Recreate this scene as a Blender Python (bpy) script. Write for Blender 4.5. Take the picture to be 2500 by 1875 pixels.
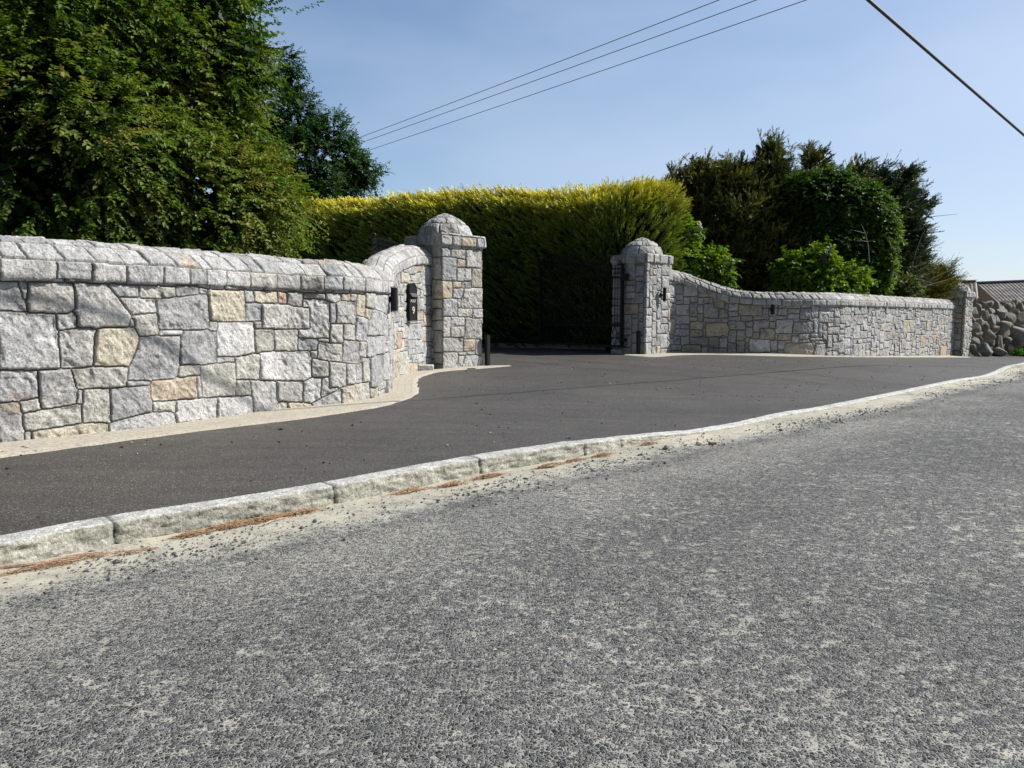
import bpy, bmesh, math, random
import numpy as np
from mathutils import Vector, Matrix
for o in list(bpy.data.objects): bpy.data.objects.remove(o)
scene = bpy.context.scene
COL = scene.collection
R = math.radians
# ------------------------------------------------------------------ camera
F = 1805.0; EYE = 1.125; PITCH = math.atan(162.5/F)
cam = bpy.data.cameras.new('camera'); camo = bpy.data.objects.new('camera', cam); COL.objects.link(camo)
cam.sensor_width = 36; cam.lens = 36*F/2500; cam.clip_start = .05; cam.clip_end = 3000
camo.location = (0, 0, EYE); camo.rotation_euler = (R(90)-PITCH, 0, 0)
scene.camera = camo
scene.render.resolution_x = 1024; scene.render.resolution_y = 768
# ------------------------------------------------------------------ light
SUN_AZ = math.atan2(.985, .13); SUN_EL = R(41)
SUN = Vector((math.sin(SUN_AZ)*math.cos(SUN_EL), math.cos(SUN_AZ)*math.cos(SUN_EL), math.sin(SUN_EL)))
w = bpy.data.worlds.new('World'); scene.world = w; w.use_nodes = True
nt = w.node_tree; nt.nodes.clear()
sky = nt.nodes.new('ShaderNodeTexSky'); sky.sky_type = 'NISHITA'; sky.sun_disc = False
sky.sun_elevation = SUN_EL; sky.sun_rotation = SUN_AZ; sky.altitude = 0; sky.air_density = 1.0; sky.dust_density = .6; sky.ozone_density = 2.0
tc = nt.nodes.new('ShaderNodeTexCoord')
mp = nt.nodes.new('ShaderNodeMapping'); mp.inputs['Scale'].default_value = (1.2, 1.2, 4.0); mp.inputs['Rotation'].default_value = (0, .35, .4)
nz = nt.nodes.new('ShaderNodeTexNoise'); nz.inputs['Scale'].default_value = 1.3; nz.inputs['Detail'].default_value = 5; nz.inputs['Roughness'].default_value = .5
rp = nt.nodes.new('ShaderNodeValToRGB'); rp.color_ramp.elements[0].position = .42; rp.color_ramp.elements[1].position = .75
rp.color_ramp.elements[0].color = (0, 0, 0, 1); rp.color_ramp.elements[1].color = (.32, .32, .32, 1)
# thin high haze, denser towards the sun's side of the sky
sp = nt.nodes.new('ShaderNodeVectorMath'); sp.operation = 'DOT_PRODUCT'; sp.inputs[1].default_value = (.93, .36, -.05)
mr = nt.nodes.new('ShaderNodeMapRange'); mr.inputs[1].default_value = .25; mr.inputs[2].default_value = 1.0; mr.inputs[3].default_value = .12; mr.inputs[4].default_value = .62
ad = nt.nodes.new('ShaderNodeMath'); ad.operation = 'ADD'; ad.use_clamp = True
mx = nt.nodes.new('ShaderNodeMixRGB'); mx.inputs[2].default_value = (5.6, 6.3, 7.6, 1)
bg = nt.nodes.new('ShaderNodeBackground'); bg.inputs[1].default_value = .094
ow = nt.nodes.new('ShaderNodeOutputWorld')
L = nt.links.new
L(tc.outputs['Generated'], mp.inputs[0]); L(mp.outputs[0], nz.inputs['Vector']); L(nz.outputs[0], rp.inputs[0])
L(tc.outputs['Generated'], sp.inputs[0]); L(sp.outputs['Value'], mr.inputs[0])
L(rp.outputs[0], ad.inputs[0]); L(mr.outputs[0], ad.inputs[1])
L(ad.outputs[0], mx.inputs[0]); L(sky.outputs[0], mx.inputs[1]); hsv = nt.nodes.new('ShaderNodeHueSaturation'); hsv.inputs['Saturation'].default_value = 1.18; L(mx.outputs[0], hsv.inputs['Color']); 
# sky dimmed overhead and behind the camera to deepen shaded faces
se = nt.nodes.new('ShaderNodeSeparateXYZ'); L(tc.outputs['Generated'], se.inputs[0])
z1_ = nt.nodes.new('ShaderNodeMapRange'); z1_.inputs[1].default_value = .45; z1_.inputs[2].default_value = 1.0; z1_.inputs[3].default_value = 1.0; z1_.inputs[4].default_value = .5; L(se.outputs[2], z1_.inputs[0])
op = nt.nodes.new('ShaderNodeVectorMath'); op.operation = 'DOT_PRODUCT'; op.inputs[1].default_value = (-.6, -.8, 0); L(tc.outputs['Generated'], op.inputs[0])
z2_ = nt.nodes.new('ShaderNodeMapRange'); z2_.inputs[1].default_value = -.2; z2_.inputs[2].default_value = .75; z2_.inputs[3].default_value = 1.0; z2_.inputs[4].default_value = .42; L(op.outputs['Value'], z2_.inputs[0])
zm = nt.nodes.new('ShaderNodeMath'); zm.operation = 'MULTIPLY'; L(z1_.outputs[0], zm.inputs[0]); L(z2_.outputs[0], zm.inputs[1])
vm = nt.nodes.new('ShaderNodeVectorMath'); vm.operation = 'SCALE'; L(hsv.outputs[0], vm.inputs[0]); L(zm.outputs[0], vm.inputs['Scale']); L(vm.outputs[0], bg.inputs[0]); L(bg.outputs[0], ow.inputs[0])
sl = bpy.data.lights.new('sun', 'SUN'); sl.energy = 5.0; sl.angle = R(.53); sl.color = (1, .955, .88)
so = bpy.data.objects.new('sun', sl); COL.objects.link(so)
so.rotation_euler = SUN.to_track_quat('Z', 'Y').to_euler()
vs = scene.view_settings; vs.view_transform = 'Standard'; vs.look = 'None'; vs.gamma = 1; vs.exposure = 0.45
scene.render.engine = 'CYCLES'
try:
    scene.cycles.max_bounces = 6; scene.cycles.diffuse_bounces = 3; scene.cycles.transmission_bounces = 3
except Exception: pass

# ------------------------------------------------------------------ numpy helpers
def _h(ix, iy, iz, seed):
    n = (ix.astype(np.int64)*374761393 + iy.astype(np.int64)*668265263 + iz.astype(np.int64)*2147483647 + seed*1274126177) & 0xffffffff
    n = ((n ^ (n >> 13))*1274126177) & 0xffffffff
    n = ((n ^ (n >> 16))*2246822519) & 0xffffffff
    return ((n ^ (n >> 15)) & 0xffff)/65535.0
def vn(x, y, z=None, seed=0):
    x = np.asarray(x, float); y = np.asarray(y, float)
    z = np.zeros_like(x) if z is None else np.asarray(z, float)
    fx, fy, fz = np.floor(x), np.floor(y), np.floor(z)
    tx, ty, tz = x-fx, y-fy, z-fz
    tx = tx*tx*(3-2*tx); ty = ty*ty*(3-2*ty); tz = tz*tz*(3-2*tz)
    r = 0
    for a in (0, 1):
        for b in (0, 1):
            for c in (0, 1):
                r = r + _h(fx+a, fy+b, fz+c, seed)*(tx if a else 1-tx)*(ty if b else 1-ty)*(tz if c else 1-tz)
    return r*2-1
def fbm(x, y, z=None, seed=0, o=4, g=.5):
    s = 0; a = 1; t = 0
    for i in range(o):
        s = s + a*vn(x*2**i, y*2**i, None if z is None else z*2**i, seed+i*7); t += a; a *= g
    return s/t
def sst(a, b, x):
    t = np.clip((x-a)/(b-a), 0, 1); return t*t*(3-2*t)
def mesh_np(name, V, Fc, mat=None, parent=None, col=None, smooth=False, uv=None, attrs=None):
    V = np.asarray(V, np.float32).reshape(-1, 3); Fc = np.asarray(Fc, np.int32)
    k = Fc.shape[1]
    me = bpy.data.meshes.new(name)
    me.vertices.add(len(V)); me.vertices.foreach_set('co', V.ravel())
    me.loops.add(Fc.size); me.loops.foreach_set('vertex_index', Fc.ravel())
    me.polygons.add(len(Fc)); me.polygons.foreach_set('loop_start', np.arange(0, Fc.size, k, dtype=np.int32))
    me.polygons.foreach_set('use_smooth', np.full(len(Fc), smooth))
    me.update(calc_edges=True)
    if col is not None:
        a = me.attributes.new('tint', 'FLOAT_COLOR', 'POINT')
        c = np.ones((len(V), 4), np.float32); c[:, :3] = np.asarray(col).reshape(-1, 3); a.data.foreach_set('color', c.ravel())
    for kx, vv in (attrs or {}).items():
        a = me.attributes.new(kx, 'FLOAT', 'POINT'); a.data.foreach_set('value', np.asarray(vv, np.float32).ravel())
    if uv is not None:
        l = me.uv_layers.new(name='UVMap'); u = np.asarray(uv, np.float32).reshape(-1, 2)[Fc.ravel()]; l.data.foreach_set('uv', u.ravel())
    if mat: me.materials.append(mat)
    me.validate()
    o = bpy.data.objects.new(name, me); COL.objects.link(o)
    if parent: o.parent = parent
    return o
def grid_faces(nr, nc, mask=None):
    i = np.arange(nr*nc).reshape(nr, nc)
    f = np.stack([i[:-1, :-1], i[:-1, 1:], i[1:, 1:], i[1:, :-1]], -1)
    return f[mask] if mask is not None else f.reshape(-1, 4)
def tag(o, label=None, cat=None, group=None, kind=None):
    if label: o['label'] = label
    if cat: o['category'] = cat
    if group: o['group'] = group
    if kind: o['kind'] = kind
    return o
def empty(name, loc, rz=0):
    o = bpy.data.objects.new(name, None); COL.objects.link(o); o.location = loc; o.rotation_euler = (0, 0, rz); o.empty_display_size = .2
    return o
class MB:
    def __init__(s): s.v = []; s.f = []
    def add(s, v, f):
        b = len(s.v); s.v += [tuple(p) for p in v]; s.f += [tuple(i+b for i in q) for q in f]
    def box(s, c, d, rot=None, bev=0):
        bm = bmesh.new(); bmesh.ops.create_cube(bm, size=1)
        bmesh.ops.scale(bm, vec=d, verts=bm.verts)
        if bev: bmesh.ops.bevel(bm, geom=bm.edges[:], offset=bev, segments=2, affect='EDGES')
        if rot is not None: bmesh.ops.rotate(bm, matrix=rot, verts=bm.verts)
        bmesh.ops.translate(bm, vec=c, verts=bm.verts)
        bm.verts.index_update(); s.add([v.co[:] for v in bm.verts], [[v.index for v in f.verts] for f in bm.faces]); bm.free()
    def tube(s, pts, rad, n=8, caps=True):
        pts = [Vector(p) for p in pts]; m = len(pts)
        rad = rad if hasattr(rad, '__len__') else [rad]*m
        V = []; prev = None
        for i, p in enumerate(pts):
            t = (pts[min(i+1, m-1)]-pts[max(i-1, 0)]).normalized()
            if prev is None:
                a = Vector((0, 0, 1)) if abs(t.z) < .9 else Vector((1, 0, 0)); a = (a-t*a.dot(t)).normalized()
            else: a = (prev-t*prev.dot(t)).normalized()
            prev = a; b = t.cross(a)
            for k in range(n):
                q = 2*math.pi*k/n; V.append(p+(a*math.cos(q)+b*math.sin(q))*rad[i])
        Fs = [[i*n+k, i*n+(k+1) % n, (i+1)*n+(k+1) % n, (i+1)*n+k] for i in range(m-1) for k in range(n)]
        if caps: Fs += [list(range(n))[::-1], [(m-1)*n+k for k in range(n)]]
        s.add(V, Fs)
    def lathe(s, prof, c=(0, 0, 0), n=24):
        V = []; m = len(prof)
        for r, z in prof:
            for k in range(n):
                q = 2*math.pi*k/n; V.append((c[0]+r*math.cos(q), c[1]+r*math.sin(q), c[2]+z))
        Fs = [[i*n+k, i*n+(k+1) % n, (i+1)*n+(k+1) % n, (i+1)*n+k] for i in range(m-1) for k in range(n)]
        s.add(V, Fs)
    def build(s, name, mat, parent=None, smooth=False):
        me = bpy.data.meshes.new(name); me.from_pydata(s.v, [], s.f); me.materials.append(mat)
        if smooth:
            me.polygons.foreach_set('use_smooth', [True]*len(me.polygons))
        me.update()
        o = bpy.data.objects.new(name, me); COL.objects.link(o)
        if parent: o.parent = parent
        return o

# ------------------------------------------------------------------ materials
def mat(name, color=(.5, .5, .5), rough=.7, metal=0, spec=.5):
    m = bpy.data.materials.new(name); m.use_nodes = True; n = m.node_tree.nodes; b = n['Principled BSDF']
    b.inputs['Base Color'].default_value = (*color, 1); b.inputs['Roughness'].default_value = rough
    b.inputs['Metallic'].default_value = metal; b.inputs['Specular IOR Level'].default_value = spec
    return m, n, m.node_tree.links.new, b
def nod(n, t, **k):
    x = n.new(t)
    for a, v in k.items():
        if a.startswith('i_'): x.inputs[a[2:].replace('_', ' ')].default_value = v
        else: setattr(x, a, v)
    return x
def noise(n, l, src, scale, detail=3, rough=.5, dist=0):
    x = nod(n, 'ShaderNodeTexNoise'); x.inputs['Scale'].default_value = scale; x.inputs['Detail'].default_value = detail
    x.inputs['Roughness'].default_value = rough; x.inputs['Distortion'].default_value = dist
    l(src, x.inputs['Vector']); return x.outputs[0]
def ramp(n, l, src, stops):
    r = n.new('ShaderNodeValToRGB'); e = r.color_ramp.elements
    while len(e) < len(stops): e.new(.5)
    for a, (p, c) in zip(e, stops):
        a.position = p; a.color = (c, c, c, 1) if not hasattr(c, '__len__') else (*c, 1)
    l(src, r.inputs[0]); return r.outputs[0]
def mixc(n, l, fac, a, b, mode='MIX'):
    x = n.new('ShaderNodeMixRGB'); x.blend_type = mode
    for i, v in ((0, fac), (1, a), (2, b)):
        if isinstance(v, (int, float)): x.inputs[i].default_value = v
        elif isinstance(v, tuple): x.inputs[i].default_value = (*v, 1)
        else: l(v, x.inputs[i])
    return x.outputs[0]
def bump(n, l, h, dist, strength=1.0, prev=None):
    x = n.new('ShaderNodeBump'); x.inputs['Distance'].default_value = dist; x.inputs['Strength'].default_value = strength
    l(h, x.inputs['Height'])
    if prev is not None: l(prev, x.inputs['Normal'])
    return x.outputs[0]
def m_granite():
    m, n, l, b = mat('rough_granite', rough=.82, spec=.3)
    at = nod(n, 'ShaderNodeAttribute', attribute_name='tint'); co = n.new('ShaderNodeTexCoord').outputs['Object']
    s1 = noise(n, l, co, 62, 4, .75); s2 = noise(n, l, co, 17, 5, .7); s3 = noise(n, l, co, 5, 3, .6)
    c = mixc(n, l, 1.0, at.outputs['Color'], ramp(n, l, s1, [(.30, .28), (.43, .82), (.58, 1.15), (.70, 1.65)]), 'MULTIPLY')
    c = mixc(n, l, 1.0, c, ramp(n, l, s2, [(.3, .62), (.48, 1.0), (.7, 1.25)]), 'MULTIPLY')
    c = mixc(n, l, 1.0, c, ramp(n, l, s3, [(.3, .76), (.7, 1.18)]), 'MULTIPLY')
    l(c, b.inputs['Base Color'])
    nb = bump(n, l, s2, .018); nb = bump(n, l, s1, .005, 1, nb); l(nb, b.inputs['Normal'])
    return m
def m_attr(name, rough, trans=0, spec=.4, sheen=None):
    m, n, l, b = mat(name, rough=rough, spec=spec)
    at = nod(n, 'ShaderNodeAttribute', attribute_name='tint'); l(at.outputs['Color'], b.inputs['Base Color'])
    if trans:
        t = n.new('ShaderNodeBsdfTranslucent'); hs = nod(n, 'ShaderNodeHueSaturation'); hs.inputs['Value'].default_value = 1.5; hs.inputs['Saturation'].default_value = 1.15
        l(at.outputs['Color'], hs.inputs['Color']); l(hs.outputs[0], t.inputs[0])
        ms = n.new('ShaderNodeMixShader'); ms.inputs[0].default_value = trans
        l(b.outputs[0], ms.inputs[1]); l(t.outputs[0], ms.inputs[2]); l(ms.outputs[0], n['Material Output'].inputs[0])
    return m
def m_road():
    m, n, l, b = mat('worn_chipped_asphalt', rough=.75, spec=.35)
    co = n.new('ShaderNodeTexCoord').outputs['Object']
    kd = nod(n, 'ShaderNodeAttribute', attribute_name='kd').outputs['Fac']
    wv = noise(n, l, co, 60, 2)
    mw = nod(n, 'ShaderNodeVectorMath', operation='SCALE'); mw.inputs['Scale'].default_value = .012
    nv = nod(n, 'ShaderNodeTexNoise'); nv.inputs['Scale'].default_value = 70; l(co, nv.inputs['Vector']); l(nv.outputs['Color'], mw.inputs[0])
    av = nod(n, 'ShaderNodeVectorMath', operation='ADD'); l(co, av.inputs[0]); l(mw.outputs[0], av.inputs[1])
    v1 = nod(n, 'ShaderNodeTexVoronoi'); v1.inputs['Scale'].default_value = 68; l(av.outputs[0], v1.inputs['Vector'])
    v2 = nod(n, 'ShaderNodeTexVoronoi', feature='DISTANCE_TO_EDGE'); v2.inputs['Scale'].default_value = 68; l(av.outputs[0], v2.inputs['Vector'])
    sep = n.new('ShaderNodeSeparateColor'); l(v1.outputs['Color'], sep.inputs[0])
    chip = ramp(n, l, sep.outputs[0], [(0, (.028, .03, .033)), (.22, (.083, .088, .095)), (.6, (.155, .161, .169)), (.9, (.23, .232, .23)), (1, (.46, .45, .42))])
    fine = noise(n, l, co, 240, 2, .7)
    chip = mixc(n, l, 1, chip, ramp(n, l, fine, [(.3, .7), (.7, 1.3)]), 'MULTIPLY')
    # dust caught between the chips, in patches and along the kerb
    big = noise(n, l, co, 1.1, 5, .62); med = noise(n, l, co, 7, 4, .65, .6); sm = noise(n, l, co, 34, 3, .6)
    p1 = ramp(n, l, big, [(.36, 0), (.68, .5)])
    pm = ramp(n, l, noise(n, l, co, 13, 6, .8, .3), [(.52, 0), (.74, 1.0)])
    a1 = nod(n, 'ShaderNodeMath', operation='MULTIPLY'); l(p1, a1.inputs[0]); l(pm, a1.inputs[1])
    a1b = nod(n, 'ShaderNodeMath', operation='MULTIPLY_ADD', use_clamp=True); l(pm, a1b.inputs[0]); a1b.inputs[1].default_value = .55; l(a1.outputs[0], a1b.inputs[2])
    kr = nod(n, 'ShaderNodeMapRange'); kr.inputs[1].default_value = .70; kr.inputs[2].default_value = .22; l(kd, kr.inputs[0])
    kn = nod(n, 'ShaderNodeMath', operation='MULTIPLY_ADD'); l(med, kn.inputs[0]); kn.inputs[1].default_value = 1.6; kn.inputs[2].default_value = -.75
    ks = nod(n, 'ShaderNodeMath', operation='ADD', use_clamp=True); l(kr.outputs[0], ks.inputs[0]); l(kn.outputs[0], ks.inputs[1])
    kg = nod(n, 'ShaderNodeMapRange'); kg.inputs[1].default_value = .95; kg.inputs[2].default_value = .45; l(kd, kg.inputs[0])
    km = nod(n, 'ShaderNodeMath', operation='MULTIPLY'); l(ks.outputs[0], km.inputs[0]); l(kg.outputs[0], km.inputs[1])
    dust = nod(n, 'ShaderNodeMath', operation='MAXIMUM'); l(a1b.outputs[0], dust.inputs[0]); l(km.outputs[0], dust.inputs[1])
    tk = ramp(n, l, kd, [(.06, 0), (.085, .2), (.12, .13), (.17, .0)])   # fine dusty band just off the kerb (kd scaled below)
    tkk = nod(n, 'ShaderNodeMath', operation='MULTIPLY'); l(kd, tkk.inputs[0]); tkk.inputs[1].default_value = .1
    l(tkk.outputs[0], tk.node.inputs[0])
    dm2 = nod(n, 'ShaderNodeMath', operation='MAXIMUM'); l(dust.outputs[0], dm2.inputs[0]); l(tk, dm2.inputs[1]); dust = dm2
    wh = ramp(n, l, noise(n, l, co, .8, 4, .7), [(.42, 1.0), (.62, .55)])
    dm3 = nod(n, 'ShaderNodeMath', operation='MULTIPLY'); l(dust.outputs[0], dm3.inputs[0]); l(wh, dm3.inputs[1]); dust = dm3
    # dust level: fills gaps first, then buries chips
    lev = nod(n, 'ShaderNodeMath', operation='MULTIPLY_ADD'); l(dust.outputs[0], lev.inputs[0]); lev.inputs[1].default_value = .46; lev.inputs[2].default_value = .088
    lm = nod(n, 'ShaderNodeMath', operation='MULTIPLY'); l(lev.outputs[0], lm.inputs[0]); l(ramp(n, l, sm, [(.3, .35), (.7, 1.5)]), lm.inputs[1])
    sub = nod(n, 'ShaderNodeMath', operation='SUBTRACT'); l(lm.outputs[0], sub.inputs[0]); l(v2.outputs['Distance'], sub.inputs[1])
    fac = nod(n, 'ShaderNodeMapRange'); fac.inputs[1].default_value = -.04; fac.inputs[2].default_value = .05; l(sub.outputs[0], fac.inputs[0])
    gr = mixc(n, l, dust.outputs[0], (.33, .325, .30), (.50, .47, .375))
    gr = mixc(n, l, 1, gr, ramp(n, l, fine, [(.3, .68), (.7, 1.25)]), 'MULTIPLY'); gr = mixc(n, l, 1, gr, ramp(n, l, med, [(.3, .82), (.7, 1.12)]), 'MULTIPLY')
    c = mixc(n, l, fac.outputs[0], chip, gr)
    c = mixc(n, l, 1, c, ramp(n, l, noise(n, l, co, .55, 3), [(.3, .82), (.7, 1.12)]), 'MULTIPLY')
    l(c, b.inputs['Base Color'])
    hh = nod(n, 'ShaderNodeMapRange'); hh.inputs[1].default_value = 0; hh.inputs[2].default_value = .28; l(v2.outputs['Distance'], hh.inputs[0])
    inv = nod(n, 'ShaderNodeMath', operation='SUBTRACT'); inv.inputs[0].default_value = 1; l(fac.outputs[0], inv.inputs[1])
    hm = nod(n, 'ShaderNodeMath', operation='MULTIPLY'); l(hh.outputs[0], hm.inputs[0]); l(inv.outputs[0], hm.inputs[1])
    h2 = nod(n, 'ShaderNodeMath', operation='MULTIPLY'); l(hm.outputs[0], h2.inputs[0])
    hr = nod(n, 'ShaderNodeMapRange'); hr.inputs[3].default_value = .35; hr.inputs[4].default_value = 1.0; l(sep.outputs[1], hr.inputs[0]); l(hr.outputs[0], h2.inputs[1])
    nb = bump(n, l, h2.outputs[0], .034, 1.0); nb = bump(n, l, fine, .002, 1, nb); l(nb, b.inputs['Normal'])
    return m
def m_tarmac():
    m, n, l, b = mat('driveway_tarmac', rough=.6, spec=.5)
    co = n.new('ShaderNodeTexCoord').outputs['Object']
    v1 = nod(n, 'ShaderNodeTexVoronoi'); v1.inputs['Scale'].default_value = 130; l(co, v1.inputs['Vector'])
    sep = n.new('ShaderNodeSeparateColor'); l(v1.outputs['Color'], sep.inputs[0])
    c = ramp(n, l, sep.outputs[0], [(0, (.029, .0275, .026)), (.6, (.056, .052, .048)), (.92, (.09, .082, .072)), (1, (.26, .23, .18))])
    big = noise(n, l, co, .5, 4, .6); med = noise(n, l, co, 3.2, 5, .6)
    c = mixc(n, l, 1, c, ramp(n, l, big, [(.3, .76), (.7, 1.22)]), 'MULTIPLY')
    c = mixc(n, l, ramp(n, l, med, [(.45, 0), (.75, .5)]), c, (.092, .083, .070))
    mpg = nod(n, 'ShaderNodeMapping'); mpg.inputs['Rotation'].default_value = (0, 0, R(-44)); mpg.inputs['Scale'].default_value = (.35, 3.2, 1); l(co, mpg.inputs[0])
    c = mixc(n, l, 1, c, ramp(n, l, noise(n, l, mpg.outputs[0], 1.3, 5, .6), [(.3, .84), (.7, 1.2)]), 'MULTIPLY')
    l(c, b.inputs['Base Color'])
    nb = bump(n, l, v1.outputs['Distance'], .003, .8); l(nb, b.inputs['Normal'])
    return m
def m_setts():
    m, n, l, b = mat('granite_setts', rough=.85, spec=.25)
    uv = n.new('ShaderNodeTexCoord').outputs['UV']; co = n.new('ShaderNodeTexCoord').outputs['Object']
    br = nod(n, 'ShaderNodeTexBrick'); l(uv, br.inputs['Vector']); br.inputs['Scale'].default_value = 1
    br.inputs['Brick Width'].default_value = .2; br.inputs['Row Height'].default_value = .11; br.inputs['Mortar Size'].default_value = .008; br.inputs['Mortar Smooth'].default_value = .6
    br.inputs['Color1'].default_value = (.45, .41, .34, 1); br.inputs['Color2'].default_value = (.38, .36, .32, 1); br.inputs['Mortar'].default_value = (.27, .24, .19, 1)
    s = noise(n, l, co, 40, 4, .7); s2 = noise(n, l, co, 5, 4, .6)
    c = mixc(n, l, ramp(n, l, s2, [(.4, .15), (.62, .75)]), br.outputs['Color'], (.43, .39, .31))
    c = mixc(n, l, 1, c, ramp(n, l, s, [(.3, .58), (.5, 1), (.7, 1.25)]), 'MULTIPLY')
    l(c, b.inputs['Base Color'])
    nb = bump(n, l, br.outputs['Fac'], .008, -1.0); nb = bump(n, l, s, .006, 1, nb); l(nb, b.inputs['Normal'])
    return m
def m_noise(name, c1, c2, scale, rough=.8, bd=.01, spec=.3):
    m, n, l, b = mat(name, rough=rough, spec=spec); co = n.new('ShaderNodeTexCoord').outputs['Object']
    s = noise(n, l, co, scale, 5, .65); l(mixc(n, l, ramp(n, l, s, [(.35, 0), (.65, 1)]), c1, c2), b.inputs['Base Color'])
    l(bump(n, l, s, bd), b.inputs['Normal']); return m
GRAN = m_granite(); ROAD = m_road(); TARM = m_tarmac(); SETT = m_setts()
SHADE = m_attr('attribute_stone', .85, spec=.25)
LEAF = m_attr('leaf', .52, .34, .22); CONI = m_attr('conifer_leaf', .6, .18, .25)
BARK = m_noise('bark', (.05, .04, .03), (.13, .11, .085), 14, .9, .02)
SOIL = m_noise('grass_and_soil', (.035, .06, .015), (.09, .10, .04), 3, .95, .05)
IRON = m_noise('black_painted_iron', (.006, .006, .007), (.011, .011, .012), 60, .55, .0005, .25)
STEEL = mat('brushed_steel', (.45, .44, .41), .35, .9)[0]
GLASSK = mat('dark_lens', (.01, .01, .012), .12)[0]
CREAM = mat('cream_lettering', (.62, .58, .44), .5)[0]
CABLE = mat('black_cable', (.012, .012, .014), .5)[0]

# ------------------------------------------------------------------ ground heights and pixel mapping
def gz(X, Y):
    X = np.asarray(X, float); Y = np.asarray(Y, float)
    q = (X-8.6)*1.6; spx = np.where(q > 20, q, np.log1p(np.exp(np.minimum(q, 20))))/1.6
    return .07*sst(14, 20, Y)*(1-sst(7, 11, X)) - .048*spx
def ray(px, py):
    x = (px-1250)/F; u = -(py-937.5)/F
    return np.array([x, math.cos(PITCH)+u*math.sin(PITCH), -math.sin(PITCH)+u*math.cos(PITCH)])
def ground_at(px, py, zo=0.):
    d = ray(px, py); t = 5.0
    for _ in range(60):
        z = float(gz(d[0]*t, d[1]*t))+zo
        t = .5*t+.5*(EYE-z)/(-d[2])
    return np.array([d[0]*t, d[1]*t])
def at_depth(px, py, D):
    d = ray(px, py); t = D/d[1]; return np.array([d[0]*t, D, EYE+d[2]*t])
def catmull(P, step=.02, closed=False):
    P = [np.array(p, float) for p in P]; Q = [2*P[0]-P[1]]+P+[2*P[-1]-P[-2]]; out = []
    for i in range(1, len(Q)-2):
        p0, p1, p2, p3 = Q[i-1:i+3]
        for t in np.linspace(0, 1, 24, endpoint=False):
            out.append(.5*((2*p1)+(p2-p0)*t+(2*p0-5*p1+4*p2-p3)*t*t+(3*p1-p0-3*p2+p3)*t**3))
    out.append(P[-1]); out = np.array(out)
    return resample(out, step)
def resample(P, step):
    d = np.r_[0, np.cumsum(np.linalg.norm(np.diff(P, axis=0), axis=1))]
    n = max(2, int(round(d[-1]/step))+1); s = np.linspace(0, d[-1], n)
    return np.stack([np.interp(s, d, P[:, k]) for k in range(P.shape[1])], 1)
def right_normals(P):
    t = np.gradient(P, axis=0); t /= np.linalg.norm(t, axis=1)[:, None]
    return np.stack([t[:, 1], -t[:, 0]], 1)
def arclen(P): return np.r_[0, np.cumsum(np.linalg.norm(np.diff(P, axis=0), axis=1))]
def hit(P, S, px, py):
    """pixel -> (s, z) on the vertical surface over the plan path P"""
    d = ray(px, py); best = None
    A = P[:-1]; B = P[1:]-P[:-1]
    # k*d = A + t*B
    den = d[0]*(-B[:, 1])+B[:, 0]*d[1]
    k = (A[:, 0]*(-B[:, 1])+B[:, 0]*A[:, 1])/den
    t = (d[0]*A[:, 1]-d[1]*A[:, 0])/den
    ok = (t >= -1e-6) & (t <= 1+1e-6) & (k > 0)
    if not ok.any():
        i = np.argmin(np.abs(t-.5)+1e3*(k <= 0)); ok[i] = True
    i = np.where(ok)[0][np.argmin(k[ok])]
    tt = min(max(t[i], 0), 1)
    return S[i]+tt*(S[i+1]-S[i]), EYE+k[i]*d[2]

# ------------------------------------------------------------------ masonry
def rand_layout(W, H, res, rng, w=(.14, .5), h=(.1, .34), big=.12):
    nc = int(round(W/res))+1; nr = int(round(H/res))+1
    lab = np.full((nr, nc), -1, np.int32); k = 0
    r0 = 0
    while True:
        e = np.argmax((lab[r0:] < 0).any(axis=1)) + r0
        if not (lab[e] < 0).any(): break
        r0 = e; c = int(np.argmax(lab[e] < 0))
        run = 1
        while c+run < nc and lab[e, c+run] < 0: run += 1
        ww = rng.uniform(*w)*(1.5 if rng.random() < big else 1); hh = rng.uniform(*h)*(1.35 if ww > w[1]*.75 else 1)
        if ww < (w[0]+w[1])*.4 and rng.random() < .35: hh = min(hh*1.7, h[1]*1.2)
        wc = int(ww/res); hc = int(hh/res)
        if run-wc < w[0]*.6/res: wc = run
        wc = min(wc, run)
        if c > 0 and e > 0:
            col = lab[e:, c-1]; top = int(np.argmax(col != col[0])) if (col != col[0]).any() else 0
            if top and abs(top-hc)*res < .06 and rng.random() < .5: hc = top
        if (nr-e-hc)*res < h[0]*.7: hc = nr-e
        blk = lab[e:e+hc, c:c+wc]; blk[blk < 0] = k; k += 1
    return lab
def rows_layout(W, rows, res, rng, lean=0.):
    """rows: list of (height, wmin, wmax)"""
    nc = int(round(W/res))+1; hs = [int(round(a[0]/res)) for a in rows]; nr = sum(hs)+1
    lab = np.zeros((nr, nc), np.int32); r = 0; k = 0
    for i, (a, hc) in enumerate(zip(rows, hs)):
        top = nr if i == len(rows)-1 else r+hc
        x = -rng.uniform(0, .3); cuts = [x]
        while x < W+1: x += rng.uniform(a[1], a[2]); cuts.append(x)
        cuts = np.array(cuts); ln = a[3] if len(a) > 3 else 0
        for rr in range(r, top):
            sx = np.arange(nc)*res + ln*(rr-r)*res
            lab[rr] = k+np.searchsorted(cuts, sx)
        k += len(cuts)+2; r += hc
    return lab
def warp(lab, res, amp, wl, seed):
    nr, nc = lab.shape; yy, xx = np.mgrid[0:nr, 0:nc]
    a = fbm(xx*res/wl, yy*res/wl, None, seed, 3); b = fbm(xx*res/wl, yy*res/wl, None, seed+50, 3)
    X = np.clip(np.round(xx+a*amp/res), 0, nc-1).astype(int); Y = np.clip(np.round(yy+b*amp/res), 0, nr-1).astype(int)
    return lab[Y, X]
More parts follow.
